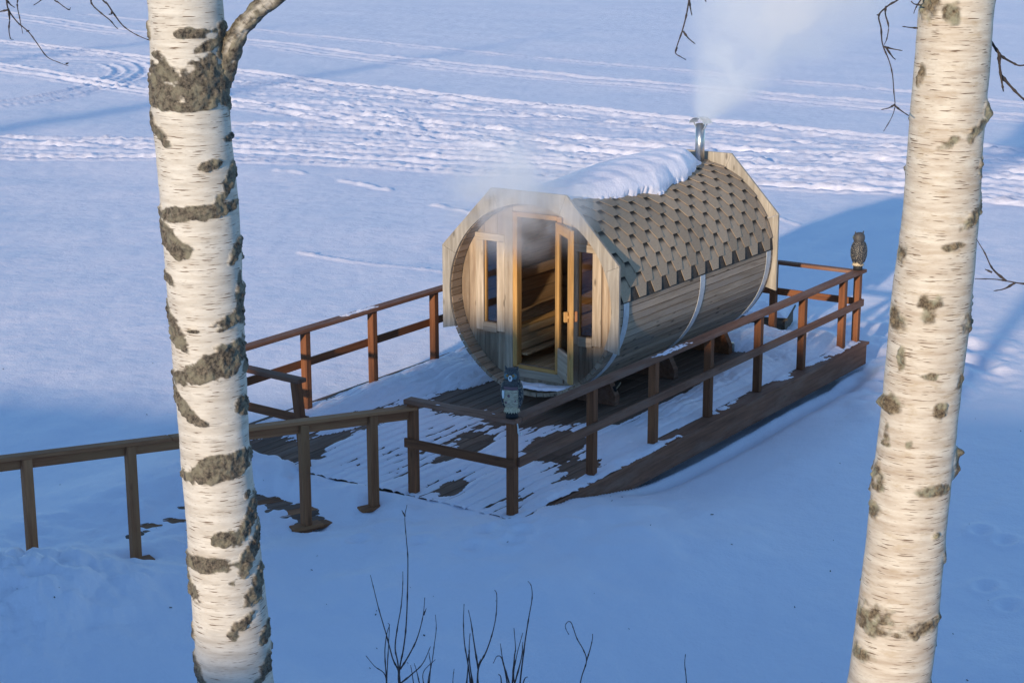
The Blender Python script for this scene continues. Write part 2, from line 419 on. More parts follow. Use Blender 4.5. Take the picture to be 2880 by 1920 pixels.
B0 = np.array([0.0, 1.20]); WDIR = np.array([-.928, .372]); WDIR /= np.hypot(*WDIR); WNRM = np.array([WDIR[1], -WDIR[0]]); 
if WNRM @ np.array([.37, .93]) < 0: WNRM = -WNRM
ZW = -0.10                                      # walkway surface
def ground_z(x, y, fine=True):
    P = np.stack([x, y], -1)
    rel = P - CAM[:2]; s = rel @ HEAD[:2]; t = rel @ SIDE[:2]; w = rel @ LD[:2]; lat = rel @ np.array([-LD[1], LD[0]])
    z = np.full(len(x), LAKE)
    # gentle wind drifts on the lake
    z += .05 * fbm(x * .16, y * .16, 3.1, 3) * smooth(10, 30, s) + .012 * fbm(x * .5 + y * .25, y * 1.3, 7, 3)
    # drift against the front of the deck and along the near side
    z += (.302 + .05 * fbm(x * 1.4, y * 1.4, 11, 3)) * smooth(2.6, .1, x) * smooth(-9, -1.0, x) * smooth(5.5, 3.4, y) * smooth(-3.4, -.6, y)
    z += .13 * smooth(-.35, -1.6, y) * smooth(-9, -3.0, y) * smooth(9.5, 5.5, x) * smooth(-3, 0, x)
    z += .010 * fbm(x * .9, y * 2.1, 21, 3) * smooth(24, 16, s) + .0035 * fbm(x * 5, y * 5, 22, 2) * smooth(22, 16, s)
    # bank towards the camera, then the ridge behind it that shades the foreground
    k = np.clip((11.8 - s) / 11.8, 0, 1)
    z += 4.4 * k ** 1.35 * smooth(120, 70, np.abs(lat))
    ridge = 3.05 + .25 * fbm(lat * .11, lat * .02, 1.7, 3) + .16 * fbm(lat * .8, w * .1, 9.2, 3)
    ridge = ridge - 2.3 * smooth(9.6, 11.0, lat) * smooth(24, 19, lat)  # unseen valley added to the ridge so sun reaches the left-hand snow
    ridge = ridge - .6 * smooth(5.4, 4.3, lat)  # unseen crest lowered here so sunlight falls further down the birch trunks
    z += ridge * smooth(-2.5, -14, w) * smooth(150, 90, np.abs(lat))
    # trench melted along the fascia
    z -= .17 * np.exp(-((y + .30) / .16) ** 2) * smooth(1.2, 3.2, x) * smooth(9.2, 7.0, x)
    z += .05 * np.exp(-((x - .1) / .75) ** 2 - ((y + .45) / .42) ** 2)
    # under the deck
    und = smooth(.02, .42, x + .12 * fbm(x * 1.3, y * 1.9, 4, 3)) * smooth(8.6, 8.3, x) * smooth(-.16, -.08, y) * smooth(4.4, 4.2, y)
    z = z * (1 - und) + und * (-.48)
    # walkway corridor: snow at about plank height
    q = P - B0; a = q @ WDIR; b = q @ WNRM
    wk = smooth(-.5, .0, a) * smooth(6.5, 4.5, a) * smooth(-.7, -.1, b) * smooth(2.0, 1.45, b) * smooth(.0, -.2, x)
    cover = ZW + .012 + .035 * fbm(x * 1.7, y * 1.7, 4.4, 3) + .014 * fbm(x * 7, y * 7, 2, 2) + .03 * smooth(1.2, 3.4, a) + (.108 + .03 * fbm(x * 2.2, y * 2.2, 14, 3)) * smooth(-.75, -.35, x)
    z = z * (1 - wk) + wk * cover
    # snow heap at the far left post
    for cx, cy, r, h in ((-3.9, 2.25, .75, .26), (-4.6, 2.0, .9, .3), (-3.3, 1.7, .5, .10), (-5.4, 3.2, 1.2, .25)):
        z += h * np.exp(-((x - cx) ** 2 + (y - cy) ** 2) / (r * r)) * (1 + .16 * fbm(x * 4.5, y * 4.5, 1, 2) + .05 * fbm(x * 13, y * 13, 3, 2))
    # footprints and heaps beside the far right corner
    m_ = np.exp(-((x - 8.6) / 2.2) ** 2 - ((y + 1.1) / 1.0) ** 2)
    z += m_ * (.07 * fbm(x * 2.1, y * 2.1, 5, 3) + .05)
    m_ = np.exp(-((x - 9.6) / 1.5) ** 2 - ((y - .6) / 1.5) ** 2); z += m_ * .07 * fbm(x * 1.9, y * 1.9, 8, 3)
    for p in ((1370, 1530), (1435, 1515), (1480, 1507), (1462, 1540), (1440, 1563), (1330, 1572), (2760, 1475), (2830, 1500), (2775, 1625), (2840, 1675), (1010, 1545), (1180, 1560)):
        c = atz(*p, -.1)[:2]; d2 = ((x - c[0]) / .11) ** 2 + ((y - c[1]) / .08) ** 2
        z += -.03 * np.exp(-d2 * 1.4) + .018 * np.exp(-(np.sqrt(d2) - 1.6) ** 2 * 3)
    for cx, cy in ((0, 0), (-.44, 1.38), (-1.14, 1.66), (-2.77, 2.31)):
        z -= .075 * np.exp(-(((x - cx - .02) / .17) ** 2 + ((y - cy + .03) / .15) ** 2) ** 1.5)
    if fine:
        far = s > 20
        Pf = P[far]; zf = np.zeros(far.sum()); xf, yf = Pf[:, 0], Pf[:, 1]
        lump = fbm(xf * 1.6, yf * 1.6, 0, 3); fine_n = fbm(xf * 4.2, yf * 4.2, 6, 2)
        rough = np.zeros(len(Pf)); grit = fbm(xf * 6.5, yf * 6.5, 16, 2)
        for line, wd, h in TRACKS:
            L = px_line(line); L = np.array(curve_pts(L, 6)); d, al, sg = dist_poly(Pf, L)
            wd = wd * .62; h = h * .75
            core = np.exp(-(d / wd) ** 4); rim = np.exp(-((d - wd * 1.15) / (.42 * wd)) ** 2)
            zf += -h * .6 * core + h * 1.05 * rim * (1 + .25 * fine_n + .08 * lump)
            zf += h * .22 * core * np.sin(sg * d / wd * 9.0)
            rough = np.maximum(rough, np.exp(-(d / (3.4 * wd)) ** 2))
        ib = inside(Pf, BAND).astype(float) + .6 * inside(Pf, BAND2)
        bd = np.hypot(*(Pf - Pf).T)
        strk = fbm((xf * .28 - yf * .96) * .06, (xf * .96 + yf * .28) * 2.9, 3, 3); chop = fbm((xf * .28 - yf * .96) * .7, (xf * .96 + yf * .28) * 3.5, 8, 3)
        zf += ib * (.003 * lump + .007 * fine_n + 0.046 * strk + .008 * chop + .011 * grit)
        zf += rough * (.004 * lump + .005 * fine_n + .009 * grit)
        for line, wd, h in RIDGES:
            L = np.array(curve_pts(px_line(line), 6)); d, al, sg = dist_poly(Pf, L)
            zf += h * np.exp(-(d / wd) ** 2) * (1 + .5 * fine_n)
        # sastrugi
        zf += .010 * fbm(xf * .9 + yf * .2, yf * 2.6 - xf * .6, 2.2, 3)
        z[far] += zf
    return z

rad_ = np.concatenate([np.geomspace(.4, 8.4, 22)[:-1], np.geomspace(8.4, 135, 860)[:-1], np.geomspace(135, 6000, 26)])
ang_ = np.concatenate([np.linspace(-180, -19.5, 90)[:-1], np.linspace(-19.5, 19.5, 780)[:-1], np.linspace(19.5, 180, 90)[:-1]])
ra, an = np.meshgrid(rad_, np.radians(ang_), indexing='ij')
gx = CAM[0] + ra * np.cos(YAW - an); gy = CAM[1] + ra * np.sin(YAW - an)
gz = ground_z(gx.ravel(), gy.ravel())
ctr = len(gx.ravel())
gq = gquads(len(rad_), len(ang_), True)[:, ::-1]
ground = grid_obj('snow_ground', np.stack([gx.ravel(), gy.ravel(), gz], -1), gq, SNOW)
tag(ground, 'snow covered frozen lake with snowmobile tracks and shaded shore', 'snow', kind='structure')
def gz1(x, y): return float(ground_z(np.array([float(x)]), np.array([float(y)]))[0])

# ------------------------------------------------------------------ deck
deck = empty('wooden_deck', (0, 0, -.3), 'low brown plank deck on the snow carrying the barrel sauna', 'deck')
YP = np.arange(.125, 4.24, .146)
for i, y in enumerate(YP):
    x0 = -.13 + .012 * random.uniform(-1, 1)
    for a, b in ((x0, 1.86), (1.868, 5.02), (5.028, 8.42)):
        o = board('plank', (a, y, -.0185 + random.uniform(-.002, .002)), (b, y, -.0185 + random.uniform(-.002, .002)), .139, .035, (0, 1, 0), W_DECK, deck)
board('edge_board', (-.13, -.06, -.012), (8.48, -.06, -.012), .20, .036, (0, 1, 0), W_CAP, deck)
board('fascia', (-.08, -.125, -.165), (8.42, -.125, -.165), .262, .045, (0, 0, 1), W_CAP, deck)
board('fascia', (-.105, -.15, -.135), (-.105, 4.28, -.135), .19, .04, (0, 0, 1), W_CAP, deck)
board('fascia', (8.40, -.10, -.165), (8.40, 4.28, -.165), .25, .04, (0, 0, 1), W_CAP, deck)
board('fascia', (-.08, 4.29, -.165), (8.38, 4.29, -.165), .25, .04, (0, 0, 1), W_CAP, deck)
for x in (.4, 1.86, 3.4, 5.02, 6.7, 8.1): board('joist', (x, -.09, -.11), (x, 4.25, -.11), .14, .05, (0, 0, 1), W_DECK, deck)

HR = .95; PW = .09
def post(parent, x, y, z0=0.0, h=HR, mat=W_RAIL, dx=0, dy=0, w=PW):
    return board('post', (x, y, z0), (x + dx, y + dy, h - .001), w, w, (1, 0, 0), mat, parent, bev=.006)
def rail_pair(parent, a, b, out, mid_off, ext0=0.0, ext1=0.0, mid=True):
    a, b = Vector(a), Vector(b); d = (b - a).normalized()
    board('top_rail', a - d * ext0 + Vector((0, 0, HR + .0225)), b + d * ext1 + Vector((0, 0, HR + .0225)), .135, .045, out, W_CAP, parent, bev=.006)
    if mid:
        o = Vector(out) * mid_off
        board('mid_rail', a + o + Vector((0, 0, .55)) - d * .06, b + o + Vector((0, 0, .55)) + d * .06, .095, .032, (0, 0, 1), W_CAP, parent)

# near side
rl = empty('deck_railing', (4, 0, 0), 'long brown railing with eight posts beside the shingled side of the sauna', 'railing', 'railings round the sauna deck')
for x in (0.0, 1.481, 2.777, 4.069, 5.362, 6.622, 7.88, 8.365): post(rl, x, 0, z0=(-.05 if x == 0 else .006))
rail_pair(rl, (.075, 0, 0), (8.365, 0, 0), (0, -1, 0), PW / 2 + .017, 0, .14)
# front right of the entrance
rf = empty('deck_railing', (0, .6, 0), 'short front railing between the walkway rail and the owl on the corner', 'railing', 'railings round the sauna deck')
post(rf, 0, 1.2, z0=0)
board('top_rail', (0, -.0675, HR + .0235), (0, 1.27, HR + .0235), .135, .045, (-1, 0, 0), W_CAP, rf, bev=.006)
board('mid_rail', (-PW / 2 - .017, -.064, .55), (-PW / 2 - .017, 1.26, .55), .095, .032, (0, 0, 1), W_RAIL, rf)
# front left of the entrance
rc = empty('deck_railing', (0, 3.3, 0), 'front railing with leaning post left of the entrance, snow beyond it', 'railing', 'railings round the sauna deck')
post(rc, 0.0, 2.63, z0=0, dx=-.02, dy=.085); post(rc, .08, 4.08, z0=0)
board('top_rail', (-.03, 2.62, HR + .0225), (.08, 4.15, HR + .0225), .135, .045, (-1, 0, 0), W_CAP, rc, bev=.006)
board('mid_rail', (-.01 + PW / 2 + .02, 2.62, .52), (.08 + PW / 2 + .02, 4.05, .52), .095, .032, (0, 0, 1), W_RAIL, rc)
# far side
rb = empty('deck_railing', (4, 4.08, 0), 'brown railing along the far side of the deck with open lake snow behind', 'railing', 'railings round the sauna deck')
for x in (.55, 1.73, 2.99, 4.265, 5.54, 6.8, 8.0): post(rb, x, 4.08, z0=0)
board('top_rail', (.15, 4.08, HR + .0225), (8.43, 4.08, HR + .0225), .135, .045, (0, 1, 0), W_CAP, rb, bev=.006)
board('mid_rail', (.14, 4.08 + PW / 2 + .017, .55), (8.4, 4.08 + PW / 2 + .017, .55), .095, .032, (0, 0, 1), W_RAIL, rb)
# back
rk = empty('deck_railing', (8.365, 2, 0), 'back railing behind the sauna running from the owl past the snowy crate', 'railing', 'railings round the sauna deck')
for y in (1.237, 2.65): post(rk, 8.365, y, z0=0)
board('top_rail', (8.365, .07, HR + .0225), (8.365, 4.01, HR + .0225), .12, .045, (1, 0, 0), W_CAP, rk, bev=.006)
board('mid_rail', (8.365 + PW / 2 + .017, -.04, .55), (8.365 + PW / 2 + .017, 4.02, .55), .095, .032, (0, 0, 1), W_RAIL, rk)

# white hook under the corner of the top rail
hk = curve_pts([(.012, -.05, .945), (.012, -.058, .90), (.012, -.060, .855), (.012, -.075, .838), (.012, -.098, .842), (.012, -.108, .86)], 4)
tag(tubes('hook', [([Vector(p) for p in hk], [.007] * len(hk))], WHITEP), 'small white hook under the corner of the rail below the owl', 'hook')

# ------------------------------------------------------------------ walkway
def wpt(a, b, z): p = B0 + WDIR * a + WNRM * b; return (float(p[0]), float(p[1]), z)
walk = empty('walkway', wpt(2, .6, ZW - .1), 'narrow plank walkway half buried in snow leading to the deck entrance', 'walkway')
for i in range(10):
    b = .02 + i * .146
    for a0, a1 in ((.30, 2.6), (2.61, 5.2)):
        board('plank', wpt(a0 + random.uniform(-.01, .01), b, ZW - .018), wpt(a1, b, ZW - .018), .139, .034, (*WNRM, 0), W_WALK if i % 3 == 0 else W_DECK, walk)
step = empty('entrance_step', (-.3, 1.9, -.1), 'low step board below the deck edge at the railing gap', 'step')
for k in range(2): board('plank', (-.215 - .15 * k, 1.2, -.062), (-.215 - .15 * k, 3.2, -.062), .142, .035, (1, 0, 0), W_DECK, step)
wr = empty('walkway_railing', wpt(2, 0, 0), 'single olive brown handrail with wide cap running beside the walkway', 'railing')
def rail_h(a): return .885 + .055 * a
for a in (.47, 1.23, 2.1, 2.99, 3.95):
    x, y, _ = wpt(a, 0, 0); zb = gz1(x, y) - .05
    board('post', (x, y, zb), (x, y, rail_h(a)), .088, .088, (*WDIR, 0), W_WALK, wr, bev=.006)
    zf = max(gz1(x, y), ZW) + .004
    if a < 3.5: board('foot_block', wpt(a - .16, 0, zf), wpt(a + .16, 0, zf), .135, .04, (*WNRM, 0), W_WALK, wr, bev=.008)
board('top_rail', wpt(-.02, 0, rail_h(0) + .018), wpt(2.6, 0, rail_h(2.6) + .018), .125, .034, (*WNRM, 0), W_WALK, wr, bev=.006)
board('top_rail', wpt(2.605, 0, rail_h(2.605) + .018), wpt(5.4, 0, rail_h(5.4) + .018), .125, .034, (*WNRM, 0), W_WALK, wr, bev=.006)
for a0, a1 in ((.05, .42), (.52, 1.18), (1.28, 2.05), (2.15, 2.94), (3.04, 3.9), (4.0, 5.3)):
    board('apron', wpt(a0, .01, rail_h(a0) - .052), wpt(a1, .01, rail_h(a1) - .052), .095, .03, (0, 0, 1), W_WALK, wr)

# ------------------------------------------------------------------ barrel sauna
CV, CZ, RO, RI = 1.839, 1.35, 1.157, 1.112
X0, X1, XF = 3.10, 7.12, 3.30                    # front rim, back rim, front wall face
sauna = empty('barrel_sauna', (5.1, CV, .0), 'wooden barrel sauna with brown hexagonal shingles and open glass door', 'sauna')
NS = 76
da = 2 * math.pi / NS
def arc_solid(name, x0, x1, r0, r1, h, n, mat):
    """solid arc segment round the X axis, centred on the top"""
    V = []; F = []
    for x in (x0, x1):
        for r in (r0, r1):
            for k in range(n + 1):
                a = -h + 2 * h * k / n; V.append((x, -r * math.sin(a), r * math.cos(a)))
    q = n + 1
    A, B, C_, D = 0, q, 2 * q, 3 * q
    for k in range(n):
        F += [[A + k, A + k + 1, B + k + 1, B + k], [C_ + k + 1, C_ + k, D + k, D + k + 1], [B + k, B + k + 1, D + k + 1, D + k], [A + k + 1, A + k, C_ + k, C_ + k + 1]]
    F += [[A, B, D, C_], [A + n, C_ + n, D + n, B + n]]
    me = bpy.data.meshes.new(name); me.from_pydata(V, [], F); me.update(); me.materials.append(mat)
    bm = bmesh.new(); bm.from_mesh(me); bmesh.ops.recalc_face_normals(bm, faces=bm.faces); bm.to_mesh(me); bm.free()
    return me
AX = Matrix.Translation((0, CV, CZ))
def around(name, me, theta, parent, x=0.0, M2=None):
    M = Matrix.Translation((x, CV, CZ)) @ Matrix.Rotation(theta, 4, 'X')
    if M2 is not None: M = M @ M2
    o = bpy.data.objects.new(name, me); link(o, M); setp(o, parent); return o
stave_me = [arc_solid('stave', X0 + e, X1 - e, RI, RO + b, da / 2 - .0042, 1, W_STAVE) for e, b in ((0, 0), (.004, .0015), (.007, -.001))]
for k in range(NS): around('stave', random.choice(stave_me), da * (k + .5), sauna)
# rim lining inside the porch (darker stave ends)
RFL = RI - .006
ld_ = 2 * math.pi / 44
lin_me = arc_solid('lining_board', XF + .05, X1 - .125, RI - .016, RI - .003, ld_ / 2 - .003, 2, W_INNER)
for k in range(44): around('lining_board', lin_me, ld_ * (k + .5), sauna)
around('barrel_core', arc_solid('barrel_core', X0 + .012, X1 - .08, RI + .016, RI + .021, math.pi - .001, 72, W_INNER), 0, sauna)  # added shell inside the staves, blocks light leaking through their gaps
# bands
ba = R(94)
band_me = arc_solid('metal_band', -.06, .06, RO + .0015, RO + .006, ba, 48, GALV)
for x in (3.33, 5.17, 6.99): around('metal_band', band_me, math.pi, sauna, x)
# roof: underlay and shingles
RS = RO + .004
und = around('roof', arc_solid('roof', X0 + .02, X1 - .02, RO + .002, RO + .007, R(87), 60, DARK), 0, sauna)
def shingle_mesh(xa, xb, wbot):
    """tab seen from outside: full width on top, narrower at the tip; a = arc length, 0 at the tip, up is negative"""
    P_ = wbot
    sec = [(a, max(xa, -k * P_), min(xb, k * P_), h) for a, k, h in ((-.285, .475, .006), (-.19, .40, .009), (-.10, .315, .0135), (0.0, .205, .023))]
    V = []; F = []
    for a, l, r_, h in sec:
        th = a / RS
        for hh in (h, h - .0055):
            for x in (l, r_): V.append((x, -(RS + hh) * math.sin(th), (RS + hh) * math.cos(th)))
    for i in range(3):
        o, p = 4 * i, 4 * i + 4
        F += [[o, o + 1, p + 1, p], [o + 2, p + 2, p + 3, o + 3], [o, p, p + 2, o + 2], [o + 1, o + 3, p + 3, p + 1]]
    F += [[12, 13, 15, 14], [0, 2, 3, 1]]
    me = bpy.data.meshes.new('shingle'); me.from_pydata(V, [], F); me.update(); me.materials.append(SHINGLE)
    bm = bmesh.new(); bm.from_mesh(me); bmesh.ops.recalc_face_normals(bm, faces=bm.faces); bm.to_mesh(me); bm.free()
    return me
NT = 11; PITCHX = (X1 - X0 - .06) / NT; hw = PITCHX / 2
SH = {'full': shingle_mesh(-hw, hw, PITCHX), 'l': shingle_mesh(0.0, hw, PITCHX), 'r': shingle_mesh(-hw, 0.0, PITCHX)}
FLIP = Matrix.Rotation(math.pi, 4, 'Z')
EXPO = .142 / RS
for side in (1, -1):
    for row in range(12):
        th = R(86.0) - row * EXPO
        if th < R(2): continue
        off = row % 2
        items = [('full', X0 + .03 + PITCHX * (k + .5)) for k in range(NT)] if off == 0 else \
                [('l', X0 + .03)] + [('full', X0 + .03 + PITCHX * (k + 1)) for k in range(NT - 1)] + [('r', X1 - .03)]
        for kind, x in items:
            if side == -1: kind = {'l': 'r', 'r': 'l'}.get(kind, kind)
            jx = random.uniform(-.003, .003)
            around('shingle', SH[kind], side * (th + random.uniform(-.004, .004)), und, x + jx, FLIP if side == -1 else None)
around('ridge_cap', arc_solid('ridge_cap', X0 + .025, X1 - .025, RS + .004, RS + .013, R(10.5), 8, SHINGLE), 0, und)

# octagonal gable trim
def circ(y, r): return math.sqrt(max(r * r - (y - CV) ** 2, 0))
RT = 1.118
OC = [(1.217, .865), (1.217, 1.877), (.512, 2.618), (-.512, 2.618), (-1.217, 1.877), (-1.217, .865)]
def trim(x0, x1, parent):
    for i in range(5):
        (ya, za), (yb, zb) = OC[i], OC[i + 1]
        # inner arc between the rays through both corners
        def ang(y, z): return math.atan2(z - CZ, y)
        if i == 0: a0 = math.asin((.865 + .045 - CZ) / RT)
        else: a0 = ang(ya, za)
        a1 = ang(yb, zb) if i < 4 else math.pi - math.asin((.865 + .045 - CZ) / RT)
        g = .0012
        arc = [(RT * math.cos(a), CZ + RT * math.sin(a)) for a in np.linspace(a0 + g, a1 - g, 12)]
        ex = (Vector((yb - ya, zb - za))).normalized() * .0015
        poly = [(ya + ex.x, za + ex.y), (yb - ex.x, zb - ex.y)] + arc[::-1]
        o = prism('trim_board', [(CV + y, z) for y, z in poly], x0, x1, W_TRIM, parent)
trim(X0 - .036, X0 - .002, sauna)
trim(X1 + .002, X1 + .036, sauna)
# solid back wall
def chord_poly(y0, y1, r, zlo=None, zhi=None, n=4):
    ys = np.linspace(y0, y1, n + 1)
    top = [(y, min(CZ + circ(y, r), zhi) if zhi else CZ + circ(y, r)) for y in ys]
    bot = [(y, max(CZ - circ(y, r), zlo) if zlo else CZ - circ(y, r)) for y in ys]
    return bot + top[::-1]
for k in range(16):
    y0 = CV - RFL + .002 + k * (2 * RFL - .004) / 16; y1 = y0 + (2 * RFL - .004) / 16 - .003
    prism('back_wall_board', chord_poly(y0, y1, RFL), X1 - .12, X1 - .075, W_FRONT, sauna)

# front wall boards with door and window openings
DY0, DY1, DZ0, DZ1 = 1.575, 2.130, .50, 2.280
WL = (2.420, 2.610, .955, 1.945); WR = (1.100, 1.295, .950, 1.945)
fw = empty('front_wall', (XF, CV, .2)); setp(fw, sauna); fw.matrix_basis = Matrix.Translation((XF, CV, .2))
def fboard(y0, y1, zlo=None, zhi=None, x=XF):
    prism('wall_board', chord_poly(y0 + .0015, y1 - .0015, RFL, zlo, zhi), x + random.uniform(0, .003), x + .045, W_FRONT, fw)
cuts = [CV - RFL + .003, .83, .965, 1.10, 1.295, 1.43, 1.575, 1.71, 1.85, 1.99, 2.13, 2.275, 2.42, 2.61, 2.72, 2.83, CV + RFL - .003]
for a, b in zip(cuts[:-1], cuts[1:]):
    mid = (a + b) / 2
    op = next((o for o in ((DY0, DY1, DZ0, DZ1), WL, WR) if o[0] - .01 < mid < o[1] + .01), None)
    if op is None: fboard(a, b)
    else:
        fboard(a, b, zhi=op[2]); fboard(a, b, zlo=op[3])
def vb(name, y0, y1, z0, z1, x, t, mat, parent):   # vertical board, face towards -X
    ym = (y0 + y1) / 2; return board(name, (x + t / 2, ym, z0), (x + t / 2, ym, z1), abs(y1 - y0), t, (0, 1, 0), mat, parent)
def hb(name, y0, y1, z0, z1, x, t, mat, parent):
    zm = (z0 + z1) / 2; return board(name, (x + t / 2, y0, zm), (x + t / 2, y1, zm), abs(z1 - z0), t, (0, 0, 1), mat, parent)
XB = XF - .026
hb('threshold_board', 1.49, 2.21, .352, .452, XB, .024, W_FRONTX, fw)
vb('door_casing', 2.193, 2.308, .41, 2.40, XB, .024, W_FRONTX, fw)
vb('door_casing', 1.385, 1.49, .41, 2.40, XB, .024, W_FRONTX, fw)
hb('door_casing', 1.492, 2.190, 2.335, 2.42, XB, .024, W_FRONTX, fw)
df = empty('door_frame', (XF, CV, .5)); setp(df, sauna); df.matrix_basis = Matrix.Translation((XF, CV, .5))
for y0, y1 in ((DY1 - .002, DY1 + .06), (DY0 - .06, DY0 + .002)):
    vb('jamb', y0, y1, DZ0 - .03, DZ1 + .04, XF - .03, .10, W_FRESH, df)
hb('head', DY0 + .004, DY1 - .004, DZ1 - .01, DZ1 + .045, XF - .029, .098, W_FRESH, df)
hb('sill', DY0 + .004, DY1 - .004, DZ0 - .045, DZ0 - .005, XF - .033, .10, W_FRESH, df)
def window(name, op, lst, rst, parent):
    y0, y1, z0, z1 = op
    w = empty(name, (XF, (y0 + y1) / 2, z0)); setp(w, parent); w.matrix_basis = Matrix.Translation((XF, (y0 + y1) / 2, z0))
    vb('stile', lst[0], lst[1], .855, z1, XB, .024, W_FRONTX, w)
    vb('stile', rst[0], rst[1], .862, z1, XB, .024, W_FRONTX, w)
    hb('head_board', rst[0], lst[1] + .008, z1 + .001, z1 + .088, XB - .002, .026, W_FRONTX, w)
    hb('sill', y0 + .001, y1 + .012 if lst[1] - lst[0] > .1 else y1 - .001, z0 - .112, z0 - .002, XB - .003, .027, W_FRONTX, w)
    for yy in (y1 - .014, y0 + .002): vb('bead', yy, yy + .012, z0, z1, XF + .002, .04, W_FRESH, w)
    prism('pane', [(y0, z0), (y1, z0), (y1, z1), (y0, z1)], XF + .026, XF + .030, GLASS, w)
window('window', WL, (2.612, 2.722), (2.310, 2.419), sauna)
window('window', WR, (1.297, 1.382), (.982, 1.099), sauna)
# open door leaf
hinge = Vector((XF - .035, DY0 - .005, 0)); tip = Vector((2.89, 1.135, 0))
dd = (tip - hinge).normalized(); LW = .585; dn = Vector((dd.y, -dd.x, 0))     # leaf direction, leaf normal
leaf = empty('door', (hinge.x, hinge.y, DZ0), None); setp(leaf, sauna); leaf.matrix_basis = Matrix.Translation((hinge.x, hinge.y, DZ0))
def lp(a, z): p = hinge + dd * a; return (p.x, p.y, z)
zt, zb_ = DZ1 - .02, DZ0 - .015
for a in (.05, LW - .05): board('stile', lp(a, zb_), lp(a, zt), .098, .045, dd, W_FRESH, leaf)
board('rail', lp(.10, zt - .055), lp(LW - .10, zt - .055), .11, .043, (0, 0, 1), W_FRESH, leaf)
board('rail', lp(.10, zb_ + .16), lp(LW - .10, zb_ + .16), .32, .043, (0, 0, 1), W_FRONTX, leaf)
gl = board('pane', lp(.0995, (zb_ + .32 + zt - .11) / 2), lp(LW - .0995, (zb_ + .32 + zt - .11) / 2), zt - .11 - zb_ - .32 + .01, .006, (0, 0, 1), GLASS, leaf, bev=0)
hz = 1.27
for sgn in (1, -1):
    p = hinge + dd * (LW - .05); q = p + dn * sgn * .055
    h = board('handle', (q.x, q.y, hz - .06), (q.x, q.y, hz + .06), .035, .05, dd, W_FRESH if sgn == 1 else W_WALK, leaf, bev=.012)
    board('bracket', (p.x + dn.x * sgn * .022, p.y + dn.y * sgn * .022, hz), (p.x + dn.x * sgn * .042, p.y + dn.y * sgn * .042, hz), .05, .04, dd, W_FRESH, leaf)
# interior
for sgn, nm in ((1, 'l'), (-1, 'r')):
    bench = empty('bench', (5, CV + sgn * .7, .5)); setp(bench, sauna); bench.matrix_basis = Matrix.Translation((5, CV + sgn * .7, .5))
    for k in range(4): board('slat', (XF + .10, CV + sgn * (.38 + .125 * k), .92), (6.2, CV + sgn * (.38 + .125 * k), .92), .108, .028, (0, 1, 0), W_FRESH if k == 0 else W_INNER, bench)
    for z in (.86, .68): board('apron', (XF + .10, CV + sgn * .335, z), (6.2, CV + sgn * .335, z), .085, .024, (0, 0, 1), W_INNER, bench)
    board('skirt', (XF + .11, CV + sgn * .372, .75), (6.2, CV + sgn * .372, .75), .27, .02, (0, 0, 1), W_INNER, bench)
    for k in range(2): board('slat', (XF + .10, CV + sgn * (.28 + .12 * k), .60), (6.2, CV + sgn * (.28 + .12 * k), .60), .1, .028, (0, 1, 0), W_INNER, bench)
    board('backrest', (XF + .2, CV + sgn * 1.02, 1.30), (6.2, CV + sgn * 1.02, 1.30), .12, .025, (0, 0, 1), W_INNER, bench)
fl = empty('floor', (5, CV, .4)); setp(fl, sauna); fl.matrix_basis = Matrix.Translation((5, CV, .4))
for k in range(9): board('slat', (XF + .06, CV - .52 + .13 * k, .455), (X1 - .2, CV - .52 + .13 * k, .455), .118, .025, (0, 1, 0), W_INNER, fl)
prism('inner_wall', chord_poly(CV - RFL + .005, CV + RFL - .005, RFL, n=24), 6.55, 6.58, W_INNER, sauna)
# chimney
CX, CYY = 6.95, 1.70
zc = CZ + circ(CYY, RS) - .03
ch = lathe('chimney', [(zc, .061, .061, 0, 0), (3.0, .061, .061, 0, 0), (3.0, .056, .056, 0, 0), (2.7, .056, .056, 0, 0)], STEEL, sauna, 28, Matrix.Translation((CX, CYY, 0)))
WM[ch.name] = Matrix.Translation((CX, CYY, 0))
# arched cowl over the pipe: an arc of sheet metal open on two sides
V = []; F = []; n = 16
cw = Vector((-.19, -.98, 0)); cd = Vector((.98, -.19, 0))
for k in range(n + 1):
    a = math.pi * k / n * .86 + math.pi * .07
    for rr in (.125, .122):
        for s_ in (-.09, .09):
            p = Vector((CX, CYY, 3.005)) + cw * (rr * math.cos(a)) + cd * s_ + Vector((0, 0, (rr) * math.sin(a) * .82 - .02)); V.append(p)
for k in range(n):
    o, p = 4 * k, 4 * k + 4
    F += [[o, o + 1, p + 1, p], [o + 2, p + 2, p + 3, o + 3], [o, p, p + 2, o + 2], [o + 1, o + 3, p + 3, p + 1]]
cowl = mesh_obj('cowl', V, F, GALV, ch)
for s_ in (-1, 1): board('cowl_strap', Vector((CX, CYY, 2.93)) + cw * .0625 * s_, Vector((CX, CYY, 3.01)) + cw * .112 * s_, .03, .004, cd, GALV, ch, bev=0)
# cradles
for x in (3.9, 5.35, 6.85):
    pts = [(CV - .72, 0.0), (CV + .72, 0.0), (CV + .72, .12)] + [(CV + y, CZ - math.sqrt((RO + .009) ** 2 - y * y)) for y in np.linspace(.60, -.60, 15)] + [(CV - .72, .12)]
    prism('cradle', [(y, max(z, .003)) for y, z in pts], x - .05, x + .05, W_RAIL if x > 6 else W_CAP, sauna)

